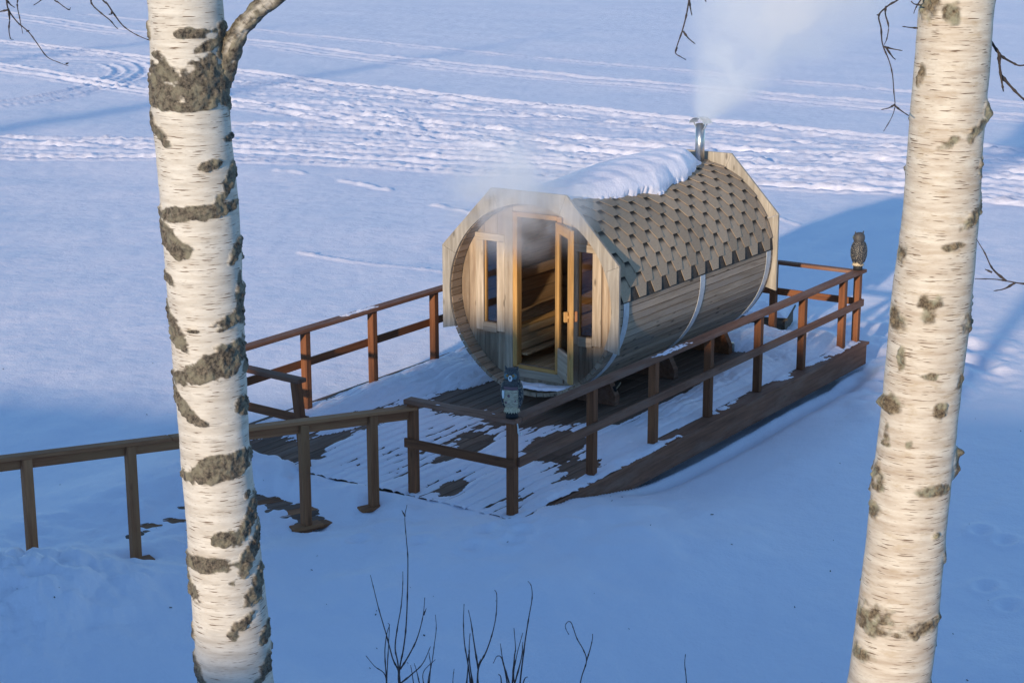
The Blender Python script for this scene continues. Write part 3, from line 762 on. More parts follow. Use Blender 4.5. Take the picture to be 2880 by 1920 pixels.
# ------------------------------------------------------------------ snow on things (sheets with their own thickness)
def sheet(name, fn, ua, va, to_world, mat, label, cat='snow', z_under=-.004, parent=None):
    U, Vv = np.meshgrid(ua, va, indexing='ij'); T = fn(U, Vv)
    P = to_world(U, Vv, np.maximum(T, z_under))
    q = gquads(len(ua), len(va)); keep = (T.ravel()[q] > 0).any(1) & (T.ravel()[q].mean(1) > z_under * .5)
    q = q[keep]; used = np.unique(q); remap = np.full(len(ua) * len(va), -1); remap[used] = np.arange(len(used))
    o = grid_obj(name, P.reshape(-1, 3)[used], remap[q], mat, parent)
    if label: tag(o, label, cat, kind='stuff')
    return o
def gauss(u, v, p, ru, rv, ang=0.0):
    c, s = math.cos(ang), math.sin(ang); du, dv = u - p[0], v - p[1]
    a = (du * c + dv * s) / ru; b = (-du * s + dv * c) / rv
    return np.exp(-(a * a + b * b))
def deck_snow(u, v):
    # thin wind-blown cover, streaky along the planks
    st = fbm(u * .55, v * 4.2, 1.0, 4); lm = fbm(u * 2.2, v * 2.2, 5.0, 4); fine = fbm(u * 9, v * 26, 2, 3)
    t = .0015 + .011 * st + .008 * lm + .006 * fine
    t += .010 * smooth(2.6, .8, u)
    pl = np.abs(((v - .125 + .073) % .146) - .073)                       # distance to plank centre
    t = np.minimum(t, .016 + .004 * lm); t -= .023 * smooth(.048, .072, pl) * (1 - .6 * smooth(-.15, .45, fbm(u * .8, v * 1.1, 12, 3)))
    bare = 0
    for px, py, a, b, ang in ((1275, 1372, .34, .17, .3), (815, 1285, .50, .30, 0), (700, 1262, .5, .25, 0), (1330, 1120, .65, .32, 0), (1490, 1150, .6, .32, 0),
                              (1620, 1150, .7, .3, 0), (930, 1235, .5, .12, 0), (1345, 1250, .35, .12, .2), (1290, 1270, .3, .09, 0), (1600, 1330, .55, .16, 0),
                              (1460, 1390, .4, .12, 0), (1570, 1265, .5, .2, 0), (1250, 1290, .3, .08, 0), (1540, 1240, .4, .12, 0)):
        p = atz(px, py, 0); bare = bare + gauss(u, v, p, a, b, ang)
    t -= .045 * np.clip(bare * (1 + .5 * st) - .12, 0, 1.0)
    t -= .10 * smooth(3.0, 3.4, u) * smooth(7.3, 6.7, u) * smooth(.60, .95, v + .05 * lm) * smooth(3.1, 2.7, v)      # sheltered under the barrel
    # mounds
    for px, py, a, b, h in ((1275, 1050, .40, .45, .15), (1130, 1085, .5, .28, .07), (1010, 1120, .6, .3, .04), (1440, 1330, .55, .16, .045), (1560, 1345, .5, .12, .05),
                            (1250, 1325, .45, .22, .03), (2010, 1105, .8, .22, .10), (2100, 1040, .9, .25, .13), (2210, 990, .7, .3, .14), (2290, 960, .7, .35, .12),
                            (2330, 1000, .5, .18, .09), (2100, 960, .6, .3, .08), (1900, 1170, .7, .25, .06), (1760, 1240, .6, .2, .03), (1300, 1010, .35, .5, .10)):
        p = atz(px, py, 0); t += h * gauss(u, v, p, a, b) * (1 + .55 * lm)
    t += .05 * smooth(2.95, 3.4, v) * smooth(2.4, 3.6, u) * (1 + .4 * lm)
    t += .05 * smooth(5.6, 6.6, u) * smooth(.8, .5, v) * (1 + .5 * lm)
    t += .07 * smooth(7.0, 7.6, u) * (1 + .3 * lm)
    t += .035 * smooth(3.2, 4.6, u) * smooth(.75, .45, v) * smooth(.06, .22, v) * (1 + .6 * lm)
    t = np.where(t > 0, .15 * np.tanh(t / .15) * (.06 + .94 * smooth(.05, .38, v)) * (.06 + .94 * smooth(8.44, 8.15, u)) * (.1 + .9 * smooth(4.27, 4.0, v)), t)
    # swept clear round the posts and off the edges
    e = np.minimum(8.42 - u, 4.25 - v); t -= .03 * smooth(.06, 0.0, e + .02 * lm)
    t += .012 * smooth(.35, .0, u) * smooth(.25, -.35, lm - .35 * gauss(u, v, (0, 1.9), .3, .8))
    return np.where(t > 0, t + .008 * smooth(0, .004, t), t)
sheet('deck_snow', deck_snow, np.arange(-.125, 8.42, .028), np.arange(.052, 4.24, .0146),
      lambda u, v, t: np.stack([u, v, t + .003], -1), SNOW2, 'patchy thin snow lying over the brown deck planks')
def edge_snow(u, v):
    t = -.016 + .03 * fbm(u * 1.1, v * 3, 8, 3) + .010 * fbm(u * 9, v * 9, 3, 3) + .020 * smooth(3.5, 5.5, u) * smooth(-.06, .05, v)
    return t - .02 * smooth(-.06, -.14, v) - .02 * smooth(.045, .06, v) + .05 * smooth(1.15, .55, u)
sheet('edge_snow', edge_snow, np.arange(-.12, 8.4, .02), np.arange(-.15, .058, .012),
      lambda u, v, t: np.stack([u, v, t + .008], -1), SNOW2, 'thin strip of snow on the edge board under the long railing')
def rail_snow_fn(off, cov):
    return lambda u, v: -.010 + cov + .016 * fbm(u * 1.3 + off, v * 6, off, 3) + .006 * fbm(u * 14, v * 30, off, 2) - .012 * smooth(.045, .064, np.abs(v))
sheet('rail_snow', rail_snow_fn(3.3, -.002), np.arange(.12, 1.2, .008), np.arange(-.064, .065, .006),
      lambda u, v, t: np.stack([v, u, t + HR + .0465], -1), SNOW2, 'dusting of snow on the short front rail beside the owl')
sheet('rail_snow', rail_snow_fn(12.4, .002), np.arange(2.4, 8.3, .012), np.arange(-.064, .065, .008),
      lambda u, v, t: np.stack([u, v + 4.08, t + HR + .0455], -1), SNOW2, 'dusting of snow on the rail at the far side of the deck')
sheet('rail_snow', rail_snow_fn(21.7, -.0045), np.arange(.2, 8.2, .012), np.arange(-.064, .065, .008),
      lambda u, v, t: np.stack([u, v, t + HR + .0455], -1), SNOW2, 'faint snow streaks on the long near rail')

# roof snow
EU = [3.1, 3.4, 3.75, 4.16, 4.64, 5.09, 5.4, 5.55, 5.99, 6.4, 6.7, 6.85, 6.95]
ET = [10, 13, 17, 22, 26, 29, 27, 24, 24, 18, 12, 9, 5]
def roof_snow(u, a):                              # a = angle in degrees, positive to the camera side
    e = np.interp(u, EU, ET) + 1.5 * fbm(u * 3.5, 0, 3, 3) + .5 * noise(u * 30, 1.0)
    rip = .006 * np.sin((u * 5.8 + .9 * noise(u * 1.3, 4.0)) * math.pi + a * .05) * smooth(-14, 10, a)
    th = (.085 + .135 * smooth(3.3, 5.8, u)) * smooth(6.93, 6.45, u) ** .6
    e0 = np.interp(u, EU, ET) + .8 * noise(u * 2.2, 6.0); d = np.where(a > e, -1, np.maximum((e0 - a) / 9.0, .02))
    t = th * np.clip(d, 0, 1) ** .45 * (1 - .35 * smooth(20, -60, a)) + rip * np.clip(d, 0, 1) + .006 * fbm(u * 5, a * .15, 2, 3)
    t = np.where(d <= 0, -.004, t) - .04 * smooth(-60, -72, a)
    return t - .02 * smooth(3.12, 3.085, u) 
def roof_w(u, a, t):
    r = RS + .013 + t; th = np.radians(a)
    return np.stack([u, CV - r * np.sin(th), CZ + r * np.cos(th)], -1)
sheet('roof_snow', roof_snow, np.arange(3.07, 6.95, .016), np.arange(-72, 33, .55), roof_w, SNOW, 'thick rippled snow cap sliding over the ridge of the sauna roof')
# snow caught in the bottom of the front rim
def rim_snow(x, a): return .085 * np.exp(-((a - 4) / 22) ** 2) + .012 * fbm(x * 8, a * .12, 3, 3) - .022 - .03 * smooth(X0 + .05, X0 + .005, x)
sheet('rim_snow', rim_snow, np.arange(X0 + .005, XF + .003, .012), np.arange(-38, 42, .6),
      lambda x, a, t: np.stack([x, CV - (RI - .001 - t) * np.sin(np.radians(a)), CZ - (RI - .001 - t) * np.cos(np.radians(a))], -1), SNOW2,
      'strip of snow caught in the rim below the sauna door')

# ------------------------------------------------------------------ small things on the deck
lamp = empty('floodlight', (4.05, 1.22, .0), 'small black floodlight with reflective face lying under the barrel', 'lamp')
lx = np.array([.94, .34, 0]); lc = np.array([4.02, 1.22, .16])
board('housing', lc - lx * .15, lc + lx * .15, .13, .06, (0.1, -.35, 1), BLACK, lamp, bev=.01)
mir = simple('lamp_reflector', (.7, .74, .74), .12, 1.0, (22, .1))
fn_ = np.cross(lx, np.array([0.1, -.35, 1])); fn_ /= np.linalg.norm(fn_); fn_ = fn_ if fn_[1] < 0 else -fn_
board('face', lc - lx * .13 + fn_ * .033, lc + lx * .13 + fn_ * .033, .105, .008, (0.1, -.35, 1), mir, lamp, bev=0)
board('stand', (4.02, 1.25, .002), (4.02, 1.25, .12), .10, .03, (1, 0, 0), BLACK, lamp, bev=0)
jar = lathe('glass_jar', [(.004, .03, .03, 0, 0), (.09, .034, .034, 0, 0), (.105, .028, .028, 0, 0), (.118, .028, .028, 0, 0)], simple('jar_glass', (.35, .33, .30), .15), None, 14, Matrix.Translation((6.98, 1.16, 0)))
tag(jar, 'small cloudy glass jar on the deck by the sauna cradle', 'jar')
cr = empty('crate', (9.35, 1.9, LAKE), 'low wooden crate with a snowy lid behind the back railing', 'crate')
cz0 = -.36; c0 = atz(2205, 930, -.26); ex_ = np.array([.93, .30, 0]); ey_ = np.array([-.30, .93, 0])
def cpt(a, b, z): p = c0 + ex_ * a + ey_ * b; return (p[0], p[1], z)
for k in range(2):
    z = cz0 + .07 + k * .125
    board('side_board', cpt(0, 0, z), cpt(.95, 0, z), .12, .03, (0, 0, 1), W_CRATE, cr); board('side_board', cpt(0, .02, z), cpt(0, .9, z), .12, .03, (0, 0, 1), W_CRATE, cr)
    board('side_board', cpt(0, .92, z), cpt(.95, .92, z), .12, .03, (0, 0, 1), W_CRATE, cr); board('side_board', cpt(.95, .02, z), cpt(.95, .9, z), .12, .03, (0, 0, 1), W_CRATE, cr)
ztop = cz0 + .27
for k in range(7): board('lid_board', cpt(-.02, .02 + k * .148, ztop), cpt(.97, .02 + k * .148, ztop), .14, .03, tuple(ey_), W_CRATE, cr)
sheet('crate_snow', lambda u, v: .008 + (.05 + .02 * fbm(u * 3, v * 3, 7, 3)) * smooth(-.03, .12, np.minimum(np.minimum(u, .95 - u), np.minimum(v, .93 - v))),
      np.arange(-.02, .97, .02), np.arange(-.04, .97, .02), lambda u, v, t: np.stack([c0[0] + ex_[0] * u + ey_[0] * v, c0[1] + ex_[1] * u + ey_[1] * v, t + ztop + .017], -1), SNOW2,
      'cushion of snow on the lid of the crate')

# ------------------------------------------------------------------ owl decoys
def mk_owl_mats():
    out = {}
    m, nt, p = newmat('owl_plumage'); tc = N(nt, 'ShaderNodeTexCoord').outputs['Object']
    vo = N(nt, 'ShaderNodeTexVoronoi'); vo.inputs['Scale'].default_value = 1; nt.links.new(mapping(nt, tc, (85, 85, 55)), vo.inputs['Vector'])
    nt.links.new(ramp(nt, vo.outputs['Distance'], [(.20, (.42, .36, .27)), (.36, (.022, .024, .03))]), p.inputs['Base Color']); p.inputs['Roughness'].default_value = .6
    nt.links.new(bump(nt, vo.outputs['Distance'], .5, .006), p.inputs['Normal']); out['back'] = m
    m, nt, p = newmat('owl_belly'); tc = N(nt, 'ShaderNodeTexCoord').outputs['Object']
    wv = tex_noise(nt, mapping(nt, tc, (25, 25, 190)), 1, 2)
    nt.links.new(ramp(nt, wv, [(.35, (.22, .17, .11)), (.55, (.52, .44, .31))]), p.inputs['Base Color']); p.inputs['Roughness'].default_value = .65; out['belly'] = m
    out['head'] = simple('owl_head', (.085, .08, .08), .6, 0, (90, .4)); out['teal'] = simple('owl_disc', (.10, .17, .19), .6)
    out['white'] = WHITEP; out['eye'] = simple('owl_eye', (.55, .26, .03), .2); out['pupil'] = BLACK; out['beak'] = simple('owl_beak', (.06, .035, .02), .4)
    out['mauve'] = simple('owl_spot', (.17, .095, .105), .7); out['fluff'] = simple('owl_fluff', (.62, .50, .33), .8, 0, (60, .6)); out['stump'] = simple('owl_stump', (.018, .019, .022), .7, 0, (40, .5))
    return out
OM = mk_owl_mats()
def owl(loc, rz, label, s=1.0):
    M = Matrix.Translation(Vector(loc)) @ Matrix.Rotation(rz, 4, 'Z') @ Matrix.Scale(s, 4)
    r = empty('owl_statue', loc, label, 'statue', 'owl decoys on the railing corners')
    def L(name, rings, mat, parent=r, n=22, off=(0, 0, 0), tilt=None):
        MM = M @ Matrix.Translation(Vector(off))
        if tilt: MM = MM @ Matrix.Rotation(tilt[0], 4, tilt[1])
        return lathe(name, rings, mat, parent, n, MM)
    # faces +X
    L('stump', [(0, .062, .062, 0, 0), (.03, .065, .06, 0, 0), (.075, .06, .063, 0, 0), (.082, .05, .05, 0, 0)], OM['stump'])
    # ruff of fluffy feathers over the stump
    V = []; F = []; n = 36
    for i, (z, q) in enumerate(((.125, .05), (.10, .066), (.072, .072))):
        for k in range(n):
            a = 2 * math.pi * k / n; rr = q * (1 + (.14 * (k % 2) if i == 2 else .03 * random.random())); V.append((rr * math.cos(a), rr * math.sin(a), z - (.016 * (k % 2) if i == 2 else 0)))
    for i in range(2):
        for k in range(n): F.append([i * n + k, (i + 1) * n + k, (i + 1) * n + (k + 1) % n, i * n + (k + 1) % n])
    mesh_obj('feather_ruff', V, F, OM['fluff'], r, M, True)
    L('body', [(.09, .045, .05, 0, 0), (.13, .068, .075, 0, 0), (.19, .082, .088, -.002, 0), (.26, .085, .092, -.004, 0), (.32, .075, .085, -.004, 0), (.36, .058, .066, 0, 0), (.39, .045, .055, 0, 0)], OM['belly'])
    L('collar', [(.292, .0835, .091, -.003, 0), (.31, .082, .090, -.003, 0), (.325, .077, .086, -.003, 0)], OM['mauve'])
    L('breast', [(.322, .078, .0875, -.003, 0), (.345, .072, .080, -.002, 0), (.375, .060, .068, 0, 0), (.39, .05, .06, 0, 0)], OM['head'])
    # wings and back: a shell wrapped round the rear
    def shell(name, a0, a1, z0, z1, push, mat):
        V = []; F = []; na, nz = 14, 12
        prof = lambda z: np.interp(z, [.05, .09, .13, .19, .26, .32, .36, .39], [.03, .055, .074, .088, .091, .083, .066, .052])
        for i in range(nz + 1):
            z = z0 + (z1 - z0) * i / nz
            for k in range(na + 1):
                a = a0 + (a1 - a0) * k / na; tp = abs(2 * k / na - 1)
                q = prof(z) + push * (1 - tp ** 4); taper = .55 + .45 * min(1, (z - z0) / (.45 * (z1 - z0)) + .12)
                am = (a0 + a1) / 2; aa = am + (a - am) * taper
                V.append((q * math.cos(aa) - .003 - .05 * max(0, .13 - z), q * 1.06 * math.sin(aa), z))
        w = na + 1
        for i in range(nz):
            for k in range(na): F.append([i * w + k, i * w + k + 1, (i + 1) * w + k + 1, (i + 1) * w + k])
        return mesh_obj(name, V, F, mat, r, M, True)
    shell('wing', R(52), R(150), .10, .37, .016, OM['back']); shell('wing', R(-150), R(-52), .10, .37, .016, OM['back'])
    shell('back', R(125), R(235), .055, .385, .010, OM['back'])
    tl = shell('tail', R(158), R(202), .015, .16, .022, OM['back'])
    L('head', [(.365, .055, .062, 0, 0), (.39, .066, .073, .002, 0), (.425, .072, .078, .004, 0), (.46, .065, .072, .004, 0), (.485, .045, .054, 0, 0), (.497, .02, .03, 0, 0)], OM['head'])
    for sg in (1, -1):
        tf = L('ear_tuft', [(0, .017, .013, 0, 0), (.02, .012, .009, 0, 0), (.042, .003, .003, 0, 0)], OM['head'], r, 8, (.002, .05 * sg, .475), (-.35 * sg, 'X'))
        def disc(name, off, rx, ry, mat, th=.01, parent=r): return L(name, [(0, rx, ry, 0, 0), (th * .7, rx * .9, ry * .9, 0, 0), (th, rx * .5, ry * .5, 0, 0)], mat, parent, 18, off, (math.pi / 2 - .12, 'Y'))
        d = disc('facial_disc', (.060, .034 * sg, .425), .03, .030, OM['teal'])
        e = disc('eye', (.069, .030 * sg, .433), .012, .012, OM['eye'], .008); disc('pupil', (.075, .030 * sg, .434), .006, .006, OM['pupil'], .005)
    disc('face_patch', (.068, 0, .408), .033, .022, OM['white'], .012)
    L('beak', [(0, .009, .009, 0, 0), (.014, .007, .007, .003, 0), (.03, .001, .001, .006, 0)], OM['beak'], r, 10, (.085, 0, .425), (math.pi * .93, 'Y'))
    L('wing_patch', [(0, .012, .034, 0, 0), (.006, .010, .03, 0, 0), (.009, .004, .016, 0, 0)], OM['white'], r, 14, (.052, -.078, .27), (math.pi / 2 - .9, 'X')) if False else None
    for y, z, q in ((-.012, .235, .017), (.042, .185, .013), (-.045, .165, .013)):
        a = y / .085; L('spot', [(0, q, q, 0, 0), (.003, q * .9, q * .9, 0, 0)], OM['mauve'], r, 14, ((.078 if z > .2 else .074) * math.cos(a), y, z), (math.pi / 2, 'Y'))
    w = shell('white_patch', R(-60), R(-38), .205, .285, .010, OM['white'])
    return r
owl((0.01, 0.01, HR + .046), math.pi + YAW - .22, 'owl decoy with cream belly and purple spots facing away from the sauna', 1.0)
owl((8.39, 0.02, HR + .046), YAW + .35, 'owl decoy seen from behind with dark speckled back on the far corner post', 1.03)

# ------------------------------------------------------------------ birches
DS = 2880 / 2352.0
def birch(name, label, edges, s0, mat, patches, burls, seed, zbase_ext, top_ext, edge_soft=.25, group='birch trunks on the shore'):
    ys = np.array([e[0] for e in edges]) * DS
    Lp = np.array([ats(e[1] * DS, e[0] * DS, s0) for e in edges]); Rp = np.array([ats(e[2] * DS, e[0] * DS, s0) for e in edges])
    ctr = (Lp + Rp) / 2; rad = np.linalg.norm(Rp - Lp, axis=1) / 2
    # vertical extension to the ground and above the frame
    order = np.argsort(ctr[:, 2]); zc_ = ctr[order, 2]; xc = ctr[order, 0]; yc = ctr[order, 1]; rc_ = rad[order]; yi = ys[order]
    pfx = np.polyfit(zc_, xc, 1); pfy = np.polyfit(zc_, yc, 1)
    zg = gz1(np.polyval(pfx, zc_[0] - 1), np.polyval(pfy, zc_[0] - 1)) - .15
    zs = np.concatenate([np.linspace(zg, zc_[0] - .05, 40), np.linspace(zc_[0] - .04, zc_[-1] + .04, 760), np.linspace(zc_[-1] + .05, zc_[-1] + top_ext, 90)])
    def ext(z, arr, pf):
        v = np.interp(z, zc_, arr); lo = z < zc_[0]; hi = z > zc_[-1]
        v[lo] = arr[0] + pf[0] * (z[lo] - zc_[0]); v[hi] = arr[-1] + pf[0] * (z[hi] - zc_[-1]); return v
    # smooth the traced centre line
    def sm(v):
        k = np.hanning(81); k /= k.sum(); return np.convolve(np.pad(v, 40, mode='reflect', reflect_type='odd'), k, 'valid')
    cx_ = sm(ext(zs, xc, pfx)); cyy = sm(ext(zs, yc, pfy)); rr = sm(np.interp(zs, zc_, rc_))
    rr = rr * (1 + .35 * smooth(zc_[0] - .4, zg, zs)) * (1 - .5 * smooth(zc_[-1], zc_[-1] + top_ext, zs))
    nc = 220; al = np.linspace(-math.pi, math.pi, nc, endpoint=False)       # 0 faces the camera, positive to its right
    Z, A = np.meshgrid(zs, al, indexing='ij'); Rr = np.repeat(rr[:, None], nc, 1)
    y_of_z = np.polyfit(zc_, yi, 3); z_of_y = np.polyfit(yi, zc_, 3)
    X3 = np.cos(A) * .16; Y3 = np.sin(A) * .16
    jag = fbm(X3 * 26, Y3 * 26, Z * 40, 4) * .42 + fbm(X3 * 8, Y3 * 8, Z * 16, 3) * .42
    F_ = np.full(Z.shape, -9.0)
    def img(px, py):                                                     # picture spot on the trunk -> (angle, height)
        z = np.polyval(z_of_y, py * DS); e0 = np.interp(py, [e[0] for e in edges], [e[1] for e in edges]); e1 = np.interp(py, [e[0] for e in edges], [e[2] for e in edges])
        f = np.clip((px - (e0 + e1) / 2) / ((e1 - e0) / 2), -1.05, 1.05)
        return (math.asin(np.clip(f, -1, 1)) if abs(f) <= 1 else math.copysign(math.pi / 2 + .15, f)), z
    for x0, x1, y0, y1, sl in patches:
        a0, _ = img(x0, (y0 + y1) / 2); a1, _ = img(x1, (y0 + y1) / 2); _, z0 = img((x0 + x1) / 2, y1); _, z1 = img((x0 + x1) / 2, y0)
        am, aw = (a0 + a1) / 2, max((a1 - a0) / 2, .06); zm, zw = (z0 + z1) / 2, abs(z1 - z0) / 2
        da_ = (A - am + math.pi) % (2 * math.pi) - math.pi
        d = np.abs(da_ / aw) ** 2.2 + np.abs((Z - zm - sl * da_ * .15) / zw) ** 1.9
        F_ = np.maximum(F_, 1 - d)
    r2 = np.random.default_rng(seed)
    for _ in range(46):                                                  # patches all round the unseen side and beyond the frame
        am = r2.uniform(1.9, 4.4); zm = r2.uniform(zs[0], zs[-1]); aw = r2.uniform(.2, .7); zw = r2.uniform(.015, .06)
        da_ = (A - am + math.pi) % (2 * math.pi) - math.pi
        F_ = np.maximum(F_, 1 - np.abs(da_ / aw) ** 2.2 - np.abs((Z - zm) / zw) ** 2)
    for _ in range(14):
        am = r2.uniform(-math.pi, math.pi); zm = r2.choice([r2.uniform(zs[0], zc_[0] - .05), r2.uniform(zc_[-1] + .05, zs[-1])]); aw = r2.uniform(.2, .9); zw = r2.uniform(.015, .06)
        da_ = (A - am + math.pi) % (2 * math.pi) - math.pi
        F_ = np.maximum(F_, 1 - np.abs(da_ / aw) ** 2.2 - np.abs((Z - zm) / zw) ** 2)
    bark = smooth(-.04, edge_soft, F_ + jag * np.where(F_ > -3, 1, 0))
    rel = np.clip(fbm(X3 * 34, Y3 * 34, Z * 38, 4) + .5, 0, 1.4)
    dsp = bark * (.0015 + .0075 * rel) + .0016 * fbm(X3 * 9, Y3 * 9, Z * 14, 2) + .004 * fbm(X3 * 3, Y3 * 3, Z * 2, 2)
    for px, py, aw, zw, amp in burls:
        am, zm = img(px, py); da_ = (A - am + math.pi) % (2 * math.pi) - math.pi
        g = np.exp(-((da_ / aw) ** 2 + ((Z - zm) / zw) ** 2) ** 2); dsp += amp * g * (1 + .5 * fbm(X3 * 30, Y3 * 30, Z * 30, 3)); bark = np.maximum(bark, smooth(.25, .5, g + .2 * jag))
    rt = Rr + dsp
    toc = -HEAD                                                          # towards the camera
    co = np.stack([cx_[:, None] + rt * (np.cos(A) * toc[0] + np.sin(A) * SIDE[0]), cyy[:, None] + rt * (np.cos(A) * toc[1] + np.sin(A) * SIDE[1]), Z], -1)
    root = empty(name, (float(cx_[0]), float(cyy[0]), float(zs[0])), label, 'tree', group)
    q = gquads(len(zs), nc, True)[:, ::-1]
    uv = np.stack([(A * .15).ravel(), Z.ravel()], -1)
    tr = grid_obj('trunk', co.reshape(-1, 3), q[:, ::-1] if False else q, mat, root, {'bark': bark.ravel()}, uv)
    bm = bmesh.new(); 
    bm.free()
    return root, (cx_, cyy, zs, rr)
EL = [(0, 341, 512), (250, 350, 527), (500, 372, 549), (800, 395, 562), (1000, 412, 572), (1200, 430, 592), (1400, 443, 612), (1568, 457, 627)]
PL = [(415, 508, 58, 84, 0), (460, 525, 78, 104, .3), (505, 545, 40, 170, 0), (512, 545, 150, 262, 0), (348, 440, 128, 248, 0), (420, 522, 132, 246, 0), (352, 520, 225, 250, 0), (350, 408, 262, 310, -.6),
      (520, 538, 303, 324, 0), (467, 517, 357, 381, .2), (500, 552, 380, 436, .9), (366, 552, 458, 494, .1), (368, 470, 505, 568, -.5), (366, 385, 455, 560, 0), (518, 558, 552, 594, .6), (384, 416, 612, 642, -.4),
      (383, 442, 700, 766, -.6), (545, 566, 620, 760, 0), (505, 560, 695, 735, .3), (445, 475, 736, 746, 0), (400, 566, 800, 858, .2), (470, 566, 768, 830, .3), (402, 480, 886, 932, -.6), (550, 568, 898, 942, 0),
      (418, 578, 1032, 1086, .2), (470, 560, 1020, 1060, 0), (495, 560, 1190, 1228, .2), (540, 594, 1142, 1206, .9), (568, 580, 1112, 1132, 0), (434, 560, 1250, 1288, 0), (545, 602, 1215, 1280, .9), (438, 476, 1306, 1352, -.6),
      (565, 614, 1290, 1362, .9), (525, 596, 1384, 1426, .7), (595, 624, 1418, 1468, .5), (440, 458, 1418, 1466, 0), (449, 482, 1488, 1540, -.5), (592, 630, 1486, 1536, .5), (455, 560, 1552, 1580, 0), (560, 572, 820, 860, 0), (340, 356, 50, 90, 0)]
bl, (blx, bly, blz, blr) = birch('birch_tree', 'white birch trunk with broad dark bark bands and a forking limb', EL, 6.5, BIRCH_A, PL, [(527, 120, .5, .06, .012)], 3, 0, 3.6)
ER = [(0, 2112, 2282), (150, 2102, 2272), (300, 2090, 2258), (500, 2074, 2246), (700, 2047, 2228), (900, 2030, 2206), (1100, 2007, 2184), (1300, 1985, 2164), (1450, 1964, 2148), (1568, 1950, 2132)]
PR = [(2112, 2150, -20, 48, 0), (2140, 2190, 0, 55, 0), (2102, 2116, 140, 205, 0), (2195, 2256, 262, 312, .5), (2130, 2190, 300, 336, .3), (2243, 2264, 225, 285, 0), (2190, 2248, 455, 500, .5), (2130, 2200, 538, 562, 0),
      (2062, 2082, 552, 604, 0), (2085, 2142, 655, 722, 0), (2045, 2075, 680, 760, 0), (2180, 2228, 690, 765, 0), (2085, 2142, 832, 852, 0), (2030, 2062, 890, 942, 0), (2060, 2170, 1086, 1116, 0), (2118, 2146, 1194, 1212, 0),
      (1966, 2050, 1360, 1435, 0), (2030, 2152, 1390, 1432, .1), (1958, 2002, 1460, 1505, 0), (2040, 2140, 1530, 1580, 0), (2235, 2250, 330, 420, 0), (2022, 2034, 960, 1020, 0), (2005, 2025, 1050, 1130, 0), (2000, 2020, 1140, 1180, 0),
      (2020, 2036, 1000, 1015, 0), (2148, 2175, 1240, 1290, 0), (2050, 2066, 775, 850, 0), (2120, 2160, 900, 945, 0), (2060, 2080, 985, 1010, 0), (2180, 2205, 840, 880, 0)]
br, (brx, bry, brz, brr) = birch('birch_tree', 'cream birch trunk with lichen patches and a knobbly burl', ER, 6.3, BIRCH_B, PR,
                                [(2190, 1050, .42, .052, .030), (2192, 1088, .30, .028, .022), (2032, 915, .34, .03, .022), (2258, 255, .3, .04, .014), (2132, 1203, .12, .012, .008)], 5, 0, 3.4, edge_soft=.8)
# forking limb of the left birch
lb = [ats(x * DS, y * DS, 6.5 - .02 * k) for k, (x, y) in enumerate(((500, 190), (525, 130), (548, 75), (585, 30), (640, -15), (700, -70), (790, -170), (900, -300)))]
lbp = curve_pts(lb, 9); n_ = len(lbp)
lrad = [np.interp(i / n_, [0, .12, .3, .5, 1], [.045, .036, .027, .025, .015]) for i in range(n_)]
V, F = tube_geo(lbp, lrad, 40)
V = [Vector(v) for v in V]
co = np.array([tuple(v) for v in V]); nb = fbm(co[:, 0] * 45, co[:, 1] * 45, co[:, 2] * 45, 4)
axis_pt = np.repeat(np.array(lbp), 40, 0); outv = co - axis_pt; outv /= np.linalg.norm(outv, axis=1)[:, None] + 1e-9
side_ = outv @ RGT; upz = outv[:, 2]
bk_ = smooth(-.1, .35, .55 * side_ - .55 * upz * 0 - .75 * (outv @ (-RGT)) * 0 + nb * .5 + .75 * smooth(.25, .0, np.repeat(np.arange(n_) / n_, 40)) + .25 * (-(outv @ RGT)))
bk_ = np.maximum(bk_, smooth(.2, .55, np.abs(side_) + .35 * nb - .1))
co = co + outv * (bk_ * (.003 + .007 * np.clip(nb + .5, 0, 1.2)))[:, None]
q = np.array([f for f in F if len(f) == 4]); 
uvl = np.stack([np.tile(np.arange(40) / 40 * .2, n_), np.repeat(np.arange(n_) * .02, 40)], -1)
grid_obj('limb', co, q, BIRCH_A, bl, {'bark': np.clip(bk_ * .8 + .35, 0, 1)}, uvl)

def twig_set(name, parent, lines, s0, r0, r1, mat=TWIG, djit=.06):
    L = []
    for pts in lines:
        k = len(pts); sj = random.uniform(-djit, djit); P = []
        for i, (x, y) in enumerate(pts): P.append(ats(x, y, s0 + sj + .02 * math.sin(i * 1.7 + sj * 30)))
        P = curve_pts(P, 4); m_ = len(P); L.append((P, [(r0 + (r1 - r0) * i / (m_ - 1)) * (1 + (.5 if i % 5 == 2 else 0)) for i in range(m_)]))
    return tubes(name, L, mat, parent, 6)
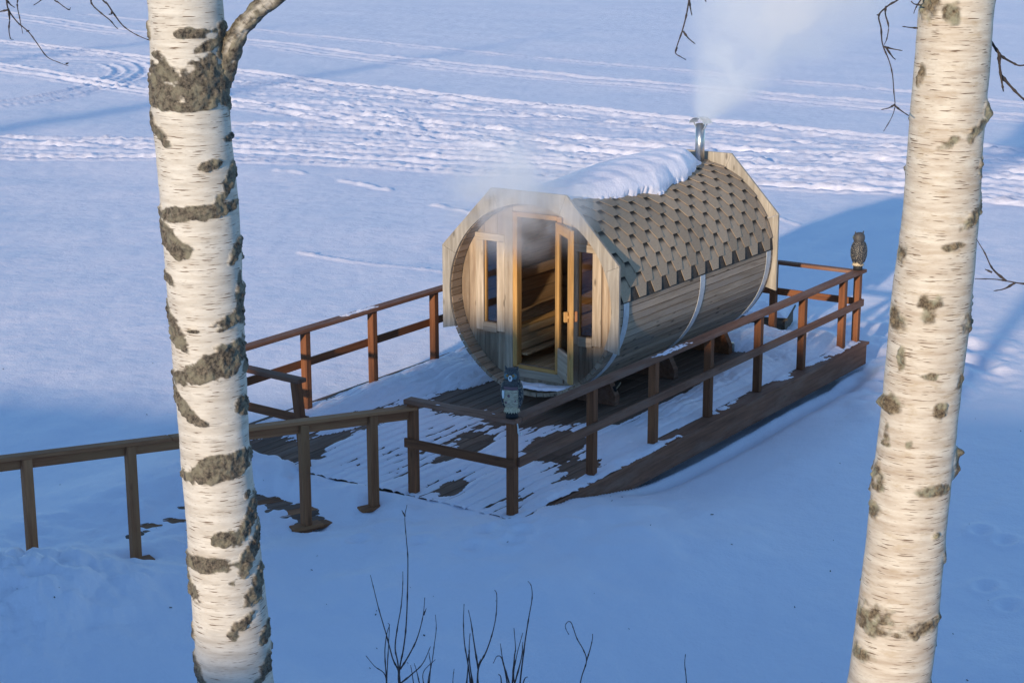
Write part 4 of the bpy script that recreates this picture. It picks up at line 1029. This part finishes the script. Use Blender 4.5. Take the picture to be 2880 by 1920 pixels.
# hanging twigs: each leaves the trunk high above the frame
def bough(parent, tr, ztop, tip_s, tip_px, r0=.016):
    tx, ty, tz, trr = tr; i = np.argmin(abs(tz - ztop)); a = np.array([tx[i], ty[i], tz[i]]); b = ats(*tip_px, tip_s)
    mid = (a + b) / 2 + np.array([0, 0, .22]); P = curve_pts([a, mid, b], 7)
    return tubes('bough', [(P, [r0 + (.004 - r0) * k / (len(P) - 1) for k in range(len(P))])], TWIG, parent, 8)
TR_L = (blx, bly, blz, blr); TR_R = (brx, bry, brz, brr)
bough(bl, TR_L, 7.2, 6.6, (15, -150)); bough(bl, TR_L, 6.9, 6.4, (262, -120)); bough(bl, TR_L, 7.6, 6.4, (140, -110), .012)
twig_set('twig', bl, [[(15, -150), (12, -40), (18, 0), (24, 28), (48, 62), (80, 90), (104, 122), (132, 160), (165, 176), (192, 186)], [(24, 28), (27, 55), (25, 82), (29, 108), (38, 112)],
                      [(62, -60), (50, 0), (49, 20), (55, 50), (64, 95)], [(18, 0), (30, 14), (42, 22)], [(24, 28), (0, 33), (-30, 36)], [(186, 180), (194, 177)], [(76, 88), (83, 87)]], 6.6, .0034, .0011)
twig_set('twig', bl, [[(140, -110), (130, -20), (114, 2), (95, 15)], [(140, -110), (150, -10), (165, 8), (193, 28), (198, 22)]], 6.4, .003, .0012)
twig_set('twig', bl, [[(262, -120), (256, -10), (260, 14), (285, 38), (310, 58), (325, 76), (332, 82)], [(262, -120), (285, -10), (302, 12), (322, 42), (345, 72), (372, 92), (400, 106), (421, 114)], [(314, 34), (314, 40), (306, 41)]], 6.4, .0034, .0012)
bough(br, TR_R, 7.4, 6.2, (1945, -140)); bough(br, TR_R, 7.0, 6.2, (2560, -130)); bough(br, TR_R, 6.4, 6.2, (2900, -120), .012)
twig_set('twig', br, [[(1945, -140), (1943, -20), (1938, 0), (1930, 45), (1918, 90), (1904, 130), (1900, 150), (1914, 160), (1928, 168)], [(1921, 88), (1936, 108), (1955, 124)], [(1938, 0), (1942, 25), (1946, 44)], [(1990, -60), (1982, -8), (1986, 6)], [(1904, 135), (1899, 150)]], 6.2, .0036, .0012)
twig_set('twig', br, [[(2560, -130), (2535, -15), (2500, 15), (2472, 43), (2478, 80), (2482, 125), (2500, 170), (2510, 210), (2514, 260), (2517, 298), (2508, 330), (2485, 370)], [(2492, 18), (2490, 40), (2499, 75), (2494, 110), (2486, 128)],
                      [(2486, 132), (2510, 138), (2538, 143)], [(2490, 132), (2510, 160), (2519, 168)], [(2517, 294), (2500, 304), (2478, 309)], [(2517, 298), (2535, 312), (2556, 326)], [(2472, 43), (2466, 42)]], 6.2, .0034, .0011)
twig_set('twig', br, [[(2640, -60), (2590, 0), (2575, 25), (2570, 38)], [(2590, 15), (2572, 12), (2562, 4)], [(2585, 80), (2560, 78), (2538, 75)]], 6.25, .003, .0012)
twig_set('twig', br, [[(2780, 98), (2788, 118), (2808, 148), (2822, 162), (2850, 178), (2870, 185), (2910, 178)], [(2810, 150), (2811, 180), (2815, 215), (2820, 245), (2822, 257)], [(2815, 212), (2835, 235), (2860, 262), (2880, 280), (2900, 290)]], 6.35, .006, .0022)
twig_set('twig', br, [[(3130, 300), (3050, 700), (2940, 800), (2880, 798), (2830, 790), (2795, 785), (2742, 784)], [(2830, 790), (2800, 765), (2785, 745), (2770, 712), (2746, 672)], [(2855, 795), (2825, 812), (2795, 818)], [(2790, 766), (2770, 757)]], 6.1, .004, .0014)
bough(br, TR_R, 7.6, 6.1, (3130, 300), .012)

# ------------------------------------------------------------------ saplings at the foot of the bank
def zz(x, y): return (960 + .42517 * x, 1400 + .42517 * y)
def sapling(lines, base, s0, label, r0=.009):
    L = []; root_px = zz(*base)
    b = ats(*root_px, s0); zg = gz1(b[0], b[1]) - .05
    root = empty('bare_sapling', (b[0], b[1], zg), label, 'shrub', 'bare saplings below the deck')
    L.append(([(b[0], b[1], zg), (b[0], b[1], zg + .5 * (b[2] - zg)), b], [r0, r0 * .95, r0 * .85]))
    stem = []
    for pts in lines:
        sj = random.uniform(-.10, .10); n = len(pts)
        P = [ats(*zz(x, y), s0 + sj * i / max(n - 1, 1)) for i, (x, y) in enumerate(pts)]
        P = curve_pts(P, 6); m_ = len(P); stem.append((P, [(r0 * .7 + (.0018 - r0 * .7) * (i / (m_ - 1)) ** .8) * (1.45 if i % 7 == 3 else 1) for i in range(m_)]))
    tubes('stem', L, TWIG2, root, 7)
    for P, r_ in stem: tubes('shoot', [(P, r_)], TWIG2, root, 6)
B1 = (385, 1300)
sapling([[B1, (384, 1140), (410, 1000), (428, 850), (437, 650), (440, 400), (430, 270), (420, 130), (434, 45)], [(422, 120), (400, 80)], [B1, (383, 1160), (340, 1060), (300, 910), (250, 740), (215, 600), (192, 508)],
         [B1, (375, 1100), (356, 990), (372, 850), (395, 720), (406, 580), (407, 484)], [(390, 1130), (440, 1050), (500, 930), (540, 780), (552, 657)], [(545, 770), (562, 728)], [(390, 1225), (470, 1160), (540, 1090), (590, 980)]],
        B1, 10.4, 'tallest bare sapling with a straight leader reaching up in front of the deck')
B2 = (300, 1310)
sapling([[B2, (298, 1200), (288, 1020), (300, 900), (318, 840), (308, 826)], [B2, (302, 1160), (312, 980), (318, 850)], [B2, (290, 1170), (220, 1110), (162, 1040)]], B2, 10.3, 'low bare sapling with a side shoot bending out beside the tallest one', .007)
B3 = (568, 1320)
sapling([[B3, (575, 1200), (600, 1080), (615, 970), (628, 860), (622, 770)], [B3, (590, 1130), (580, 1020)], [B3, (540, 1160), (622, 1066)], [(490, 1320), (470, 1170), (458, 1104)], [(520, 1240), (500, 1150), (482, 1090)]], B3, 10.5, 'thin clump of bare shoots just beside the tallest sapling', .006)
B4 = (904, 1320)
sapling([[B4, (906, 1130), (960, 1010), (1000, 890), (1024, 770), (1028, 640), (1014, 606)], [(906, 1130), (880, 970), (858, 820), (840, 738)], [(906, 1110), (922, 1062)], [(868, 1320), (840, 1110), (815, 960), (808, 820), (812, 700)], [(886, 1320), (850, 1100), (846, 980), (852, 892)], [(820, 1320), (836, 1140), (840, 1030)]], B4, 10.4, 'bare forked sapling with two long curved shoots')
B5 = (740, 1320)
sapling([[B5, (738, 1210), (746, 1126)]], B5, 10.3, 'short single bare shoot between two saplings', .005)
B6 = (1172, 1330)
sapling([[B6, (1190, 1150), (1215, 950), (1240, 790), (1262, 660), (1256, 580), (1234, 548)], [B6, (1140, 1180), (1160, 1040), (1200, 890)], [(1130, 1250), (1145, 1050), (1152, 990), (1142, 858)], [(1110, 1320), (1090, 1180), (1062, 1060), (1030, 1045), (1005, 1090)], [(1110, 1220), (1070, 1080), (1052, 960)], [B6, (1210, 1200), (1234, 1180)], [(1060, 1330), (1056, 1190), (1038, 1162)], [(1140, 1250), (1190, 1060), (1200, 950)]], B6, 10.5, 'bare sapling with one tall shoot hooked at its tip')
B7 = (1560, 1330)
sapling([[B7, (1590, 1180), (1622, 1075), (1600, 1000), (1560, 930), (1535, 860), (1520, 822), (1500, 816), (1482, 840), (1488, 870), (1506, 902)], [(1622, 1075), (1645, 1000), (1660, 935), (1662, 896)]], B7, 10.2, 'thin reddish sapling curling over at the top', .006)
B8 = (2285, 1340)
sapling([[B8, (2282, 1200), (2272, 1100), (2276, 1030)]], B8, 10.3, 'lone short bare shoot apart from the other saplings', .006)

# ------------------------------------------------------------------ bark flakes and seed scales on the snow
V = []; F = []
for _ in range(90):
    if random.random() < .55: px, py = random.uniform(0, 2880), random.uniform(1380, 1915)
    else: px, py = random.uniform(0, 2880), random.uniform(620, 1400)
    p = atz(px, py, -.15); x, y = p[0], p[1]
    if -.3 < x < 8.6 and -.2 < y < 4.4: continue
    z = gz1(x, y) + .004; a = random.uniform(0, 6.28); L = random.uniform(.003, .009) * (1 if random.random() < .9 else 2.0); w = L * random.uniform(.25, .7); b = len(V)
    c, sn = math.cos(a), math.sin(a)
    for k in (0, .003):
        for i, j in ((-1, -1), (1, -1), (1, 1), (-1, 1)): V.append((x + c * L * i - sn * w * j, y + sn * L * i + c * w * j, z + k + .003 * i))
    F += [[b, b + 3, b + 2, b + 1], [b + 4, b + 5, b + 6, b + 7]] + [[b + i, b + (i + 1) % 4, b + 4 + (i + 1) % 4, b + 4 + i] for i in range(4)]
tag(mesh_obj('bark_litter', V, F, TWIG), 'tiny dark bark flakes scattered over the snow', 'litter', kind='stuff')

# ------------------------------------------------------------------ spruces on the ridge behind the viewpoint (they throw the long shadows over the lake)
def spruce_mesh(seed, h=13.0):
    r3 = random.Random(seed); V = []; F = []
    for z in np.arange(1.2, h, .17):
        k = 1 - z / h; rad = .25 + 2.1 * k; n = int(4 + 4 * k)
        for i in range(n):
            a = r3.uniform(0, 6.283); L = rad * r3.uniform(.7, 1.1); w = .045 + .06 * k; dz = -.25 * L + r3.uniform(-.1, .15)
            c, s = math.cos(a), math.sin(a); b = len(V)
            for t, ww, dr in ((0, .4, 0), (.35, 1.2, .02), (.7, 1.0, .3), (1, .1, .6)):
                x, y, zz_ = c * L * t, s * L * t, z + dz * t + dr * .15
                for sg in (-1, 1): V.append((x - s * w * ww * sg, y + c * w * ww * sg, zz_ - .10 * w * ww))
            for q in range(3): F.append([b + 2 * q, b + 2 * q + 1, b + 2 * q + 3, b + 2 * q + 2])
    me = bpy.data.meshes.new('spruce_crown'); me.from_pydata(V, [], F); me.update()
    me.materials.append(simple('spruce_needles_%d' % seed, (.03, .05, .028), .8)); return me
SP = [spruce_mesh(11), spruce_mesh(12, 11.0)]
V, F = tube_geo([(0, 0, -.3), (0, 0, 4), (0, 0, 12.3)], [.2, .15, .03], 10)
tm = bpy.data.meshes.new('spruce_trunk'); tm.from_pydata([tuple(v) for v in V], [], F); tm.update(); tm.materials.append(TWIG)
PERP = np.array([-LD[1], LD[0], 0])
for k, (w, lat, sc_) in enumerate(((-20, -7.5, 1.1), (-24, 33.0, 1.15), (-18, 48.0, 1.1))):
    p = CAM + LD * w + PERP * lat; zg = gz1(p[0], p[1])
    root = empty('spruce_tree', (p[0], p[1], zg), 'dark spruce on the ridge whose long shadow falls across the lake', 'tree', 'spruces on the ridge')
    M = Matrix.Translation((p[0], p[1], zg - .1)) @ Matrix.Rotation(k * 1.3, 4, 'Z') @ Matrix.Scale(sc_, 4)
    for nm, me in (('crown', SP[k % 2]), ('trunk', tm)):
        o = bpy.data.objects.new(nm, me); link(o, M); setp(o, root)

# ------------------------------------------------------------------ steam
def steam(name, label, rings, M, dens, axis_len, r0, k, seed, ell=None, nscale=2.2):
    m, nt, p = newmat(name + '_volume'); nt.nodes.remove(p); out = nt.nodes['Material Output']
    tc = N(nt, 'ShaderNodeTexCoord').outputs['Object']; sp = N(nt, 'ShaderNodeSeparateXYZ'); nt.links.new(tc, sp.inputs[0])
    x, y, z = sp.outputs
    if ell is None:
        rr = mathn(nt, 'SQRT', mathn(nt, 'ADD', mathn(nt, 'MULTIPLY', x, x), mathn(nt, 'MULTIPLY', y, y)))
        rn = mathn(nt, 'DIVIDE', rr, mathn(nt, 'MULTIPLY_ADD', z, k, r0))
    else:
        t = [mathn(nt, 'POWER', mathn(nt, 'ABSOLUTE', mathn(nt, 'DIVIDE', a, e)), 2.0) for a, e in zip((x, y, z), ell)]
        rn = mathn(nt, 'SQRT', mathn(nt, 'ADD', mathn(nt, 'ADD', t[0], t[1]), t[2]))
    fall = N(nt, 'ShaderNodeMapRange', interpolation_type='SMOOTHERSTEP'); nt.links.new(rn, fall.inputs[0])
    fall.inputs[1].default_value = 1.0; fall.inputs[2].default_value = .05; fall.inputs[3].default_value = 0; fall.inputs[4].default_value = 1
    nz = N(nt, 'ShaderNodeTexNoise'); nz.inputs['Scale'].default_value = nscale; nz.inputs['Detail'].default_value = 5; nz.inputs['Distortion'].default_value = .4
    mp = N(nt, 'ShaderNodeMapping'); mp.inputs['Location'].default_value = (seed, seed * 2, 0); nt.links.new(tc, mp.inputs[0]); nt.links.new(mp.outputs[0], nz.inputs['Vector'])
    nf = N(nt, 'ShaderNodeMapRange', interpolation_type='SMOOTHSTEP'); nt.links.new(nz.outputs['Fac'], nf.inputs[0]); nf.inputs[1].default_value = .38; nf.inputs[2].default_value = .64; nf.inputs[3].default_value = .05
    d = mathn(nt, 'MULTIPLY', mathn(nt, 'MULTIPLY', fall.outputs[0], nf.outputs[0]), dens)
    if ell is None:
        en = N(nt, 'ShaderNodeMapRange', interpolation_type='SMOOTHSTEP'); nt.links.new(z, en.inputs[0]); en.inputs[1].default_value = axis_len; en.inputs[2].default_value = axis_len * .45
        st = N(nt, 'ShaderNodeMapRange', interpolation_type='SMOOTHSTEP'); nt.links.new(z, st.inputs[0]); st.inputs[1].default_value = -.05; st.inputs[2].default_value = .10
        d = mathn(nt, 'MULTIPLY', mathn(nt, 'MULTIPLY', d, en.outputs[0]), st.outputs[0])
    v = N(nt, 'ShaderNodeVolumePrincipled'); v.inputs['Color'].default_value = (.97, .97, .98, 1); v.inputs['Anisotropy'].default_value = .1
    nt.links.new(d, v.inputs['Density']); nt.links.new(v.outputs[0], out.inputs['Volume'])
    o = lathe(name, rings, m, None, 24, M); tag(o, label, 'steam', kind='stuff'); return o
pt = Vector((CX, CYY, 3.03)); pd = Vector((.30, -.44, 1.0)).normalized()
MP = Matrix.Translation(pt) @ Vector((0, 0, 1)).rotation_difference(pd).to_matrix().to_4x4()
PL_, r0_, kk = 3.6, .15, .78
steam('chimney_steam', 'white steam drifting up from the sauna chimney', [(0, r0_, r0_, 0, 0), (PL_ * .5, r0_ + kk * PL_ * .5, r0_ + kk * PL_ * .5, 0, 0), (PL_, r0_ + kk * PL_, r0_ + kk * PL_, 0, 0)], MP, 7.0, PL_, r0_, kk, 3.0, None, 1.25)
el = (.70, 1.35, .95); rg = [(el[2] * math.sin(t), el[0] * math.cos(t), el[1] * math.cos(t), 0, 0) for t in np.linspace(-1.5, 1.5, 13)]
dc = CAM + ray(1455, 550) * ((2.70 - CAM[0]) / ray(1455, 550)[0])
steam('door_steam', 'white steam billowing out of the open sauna door', rg, Matrix.Translation(Vector(dc)), 3.6, 1, 1, 1, 9.0, el, 1.8)
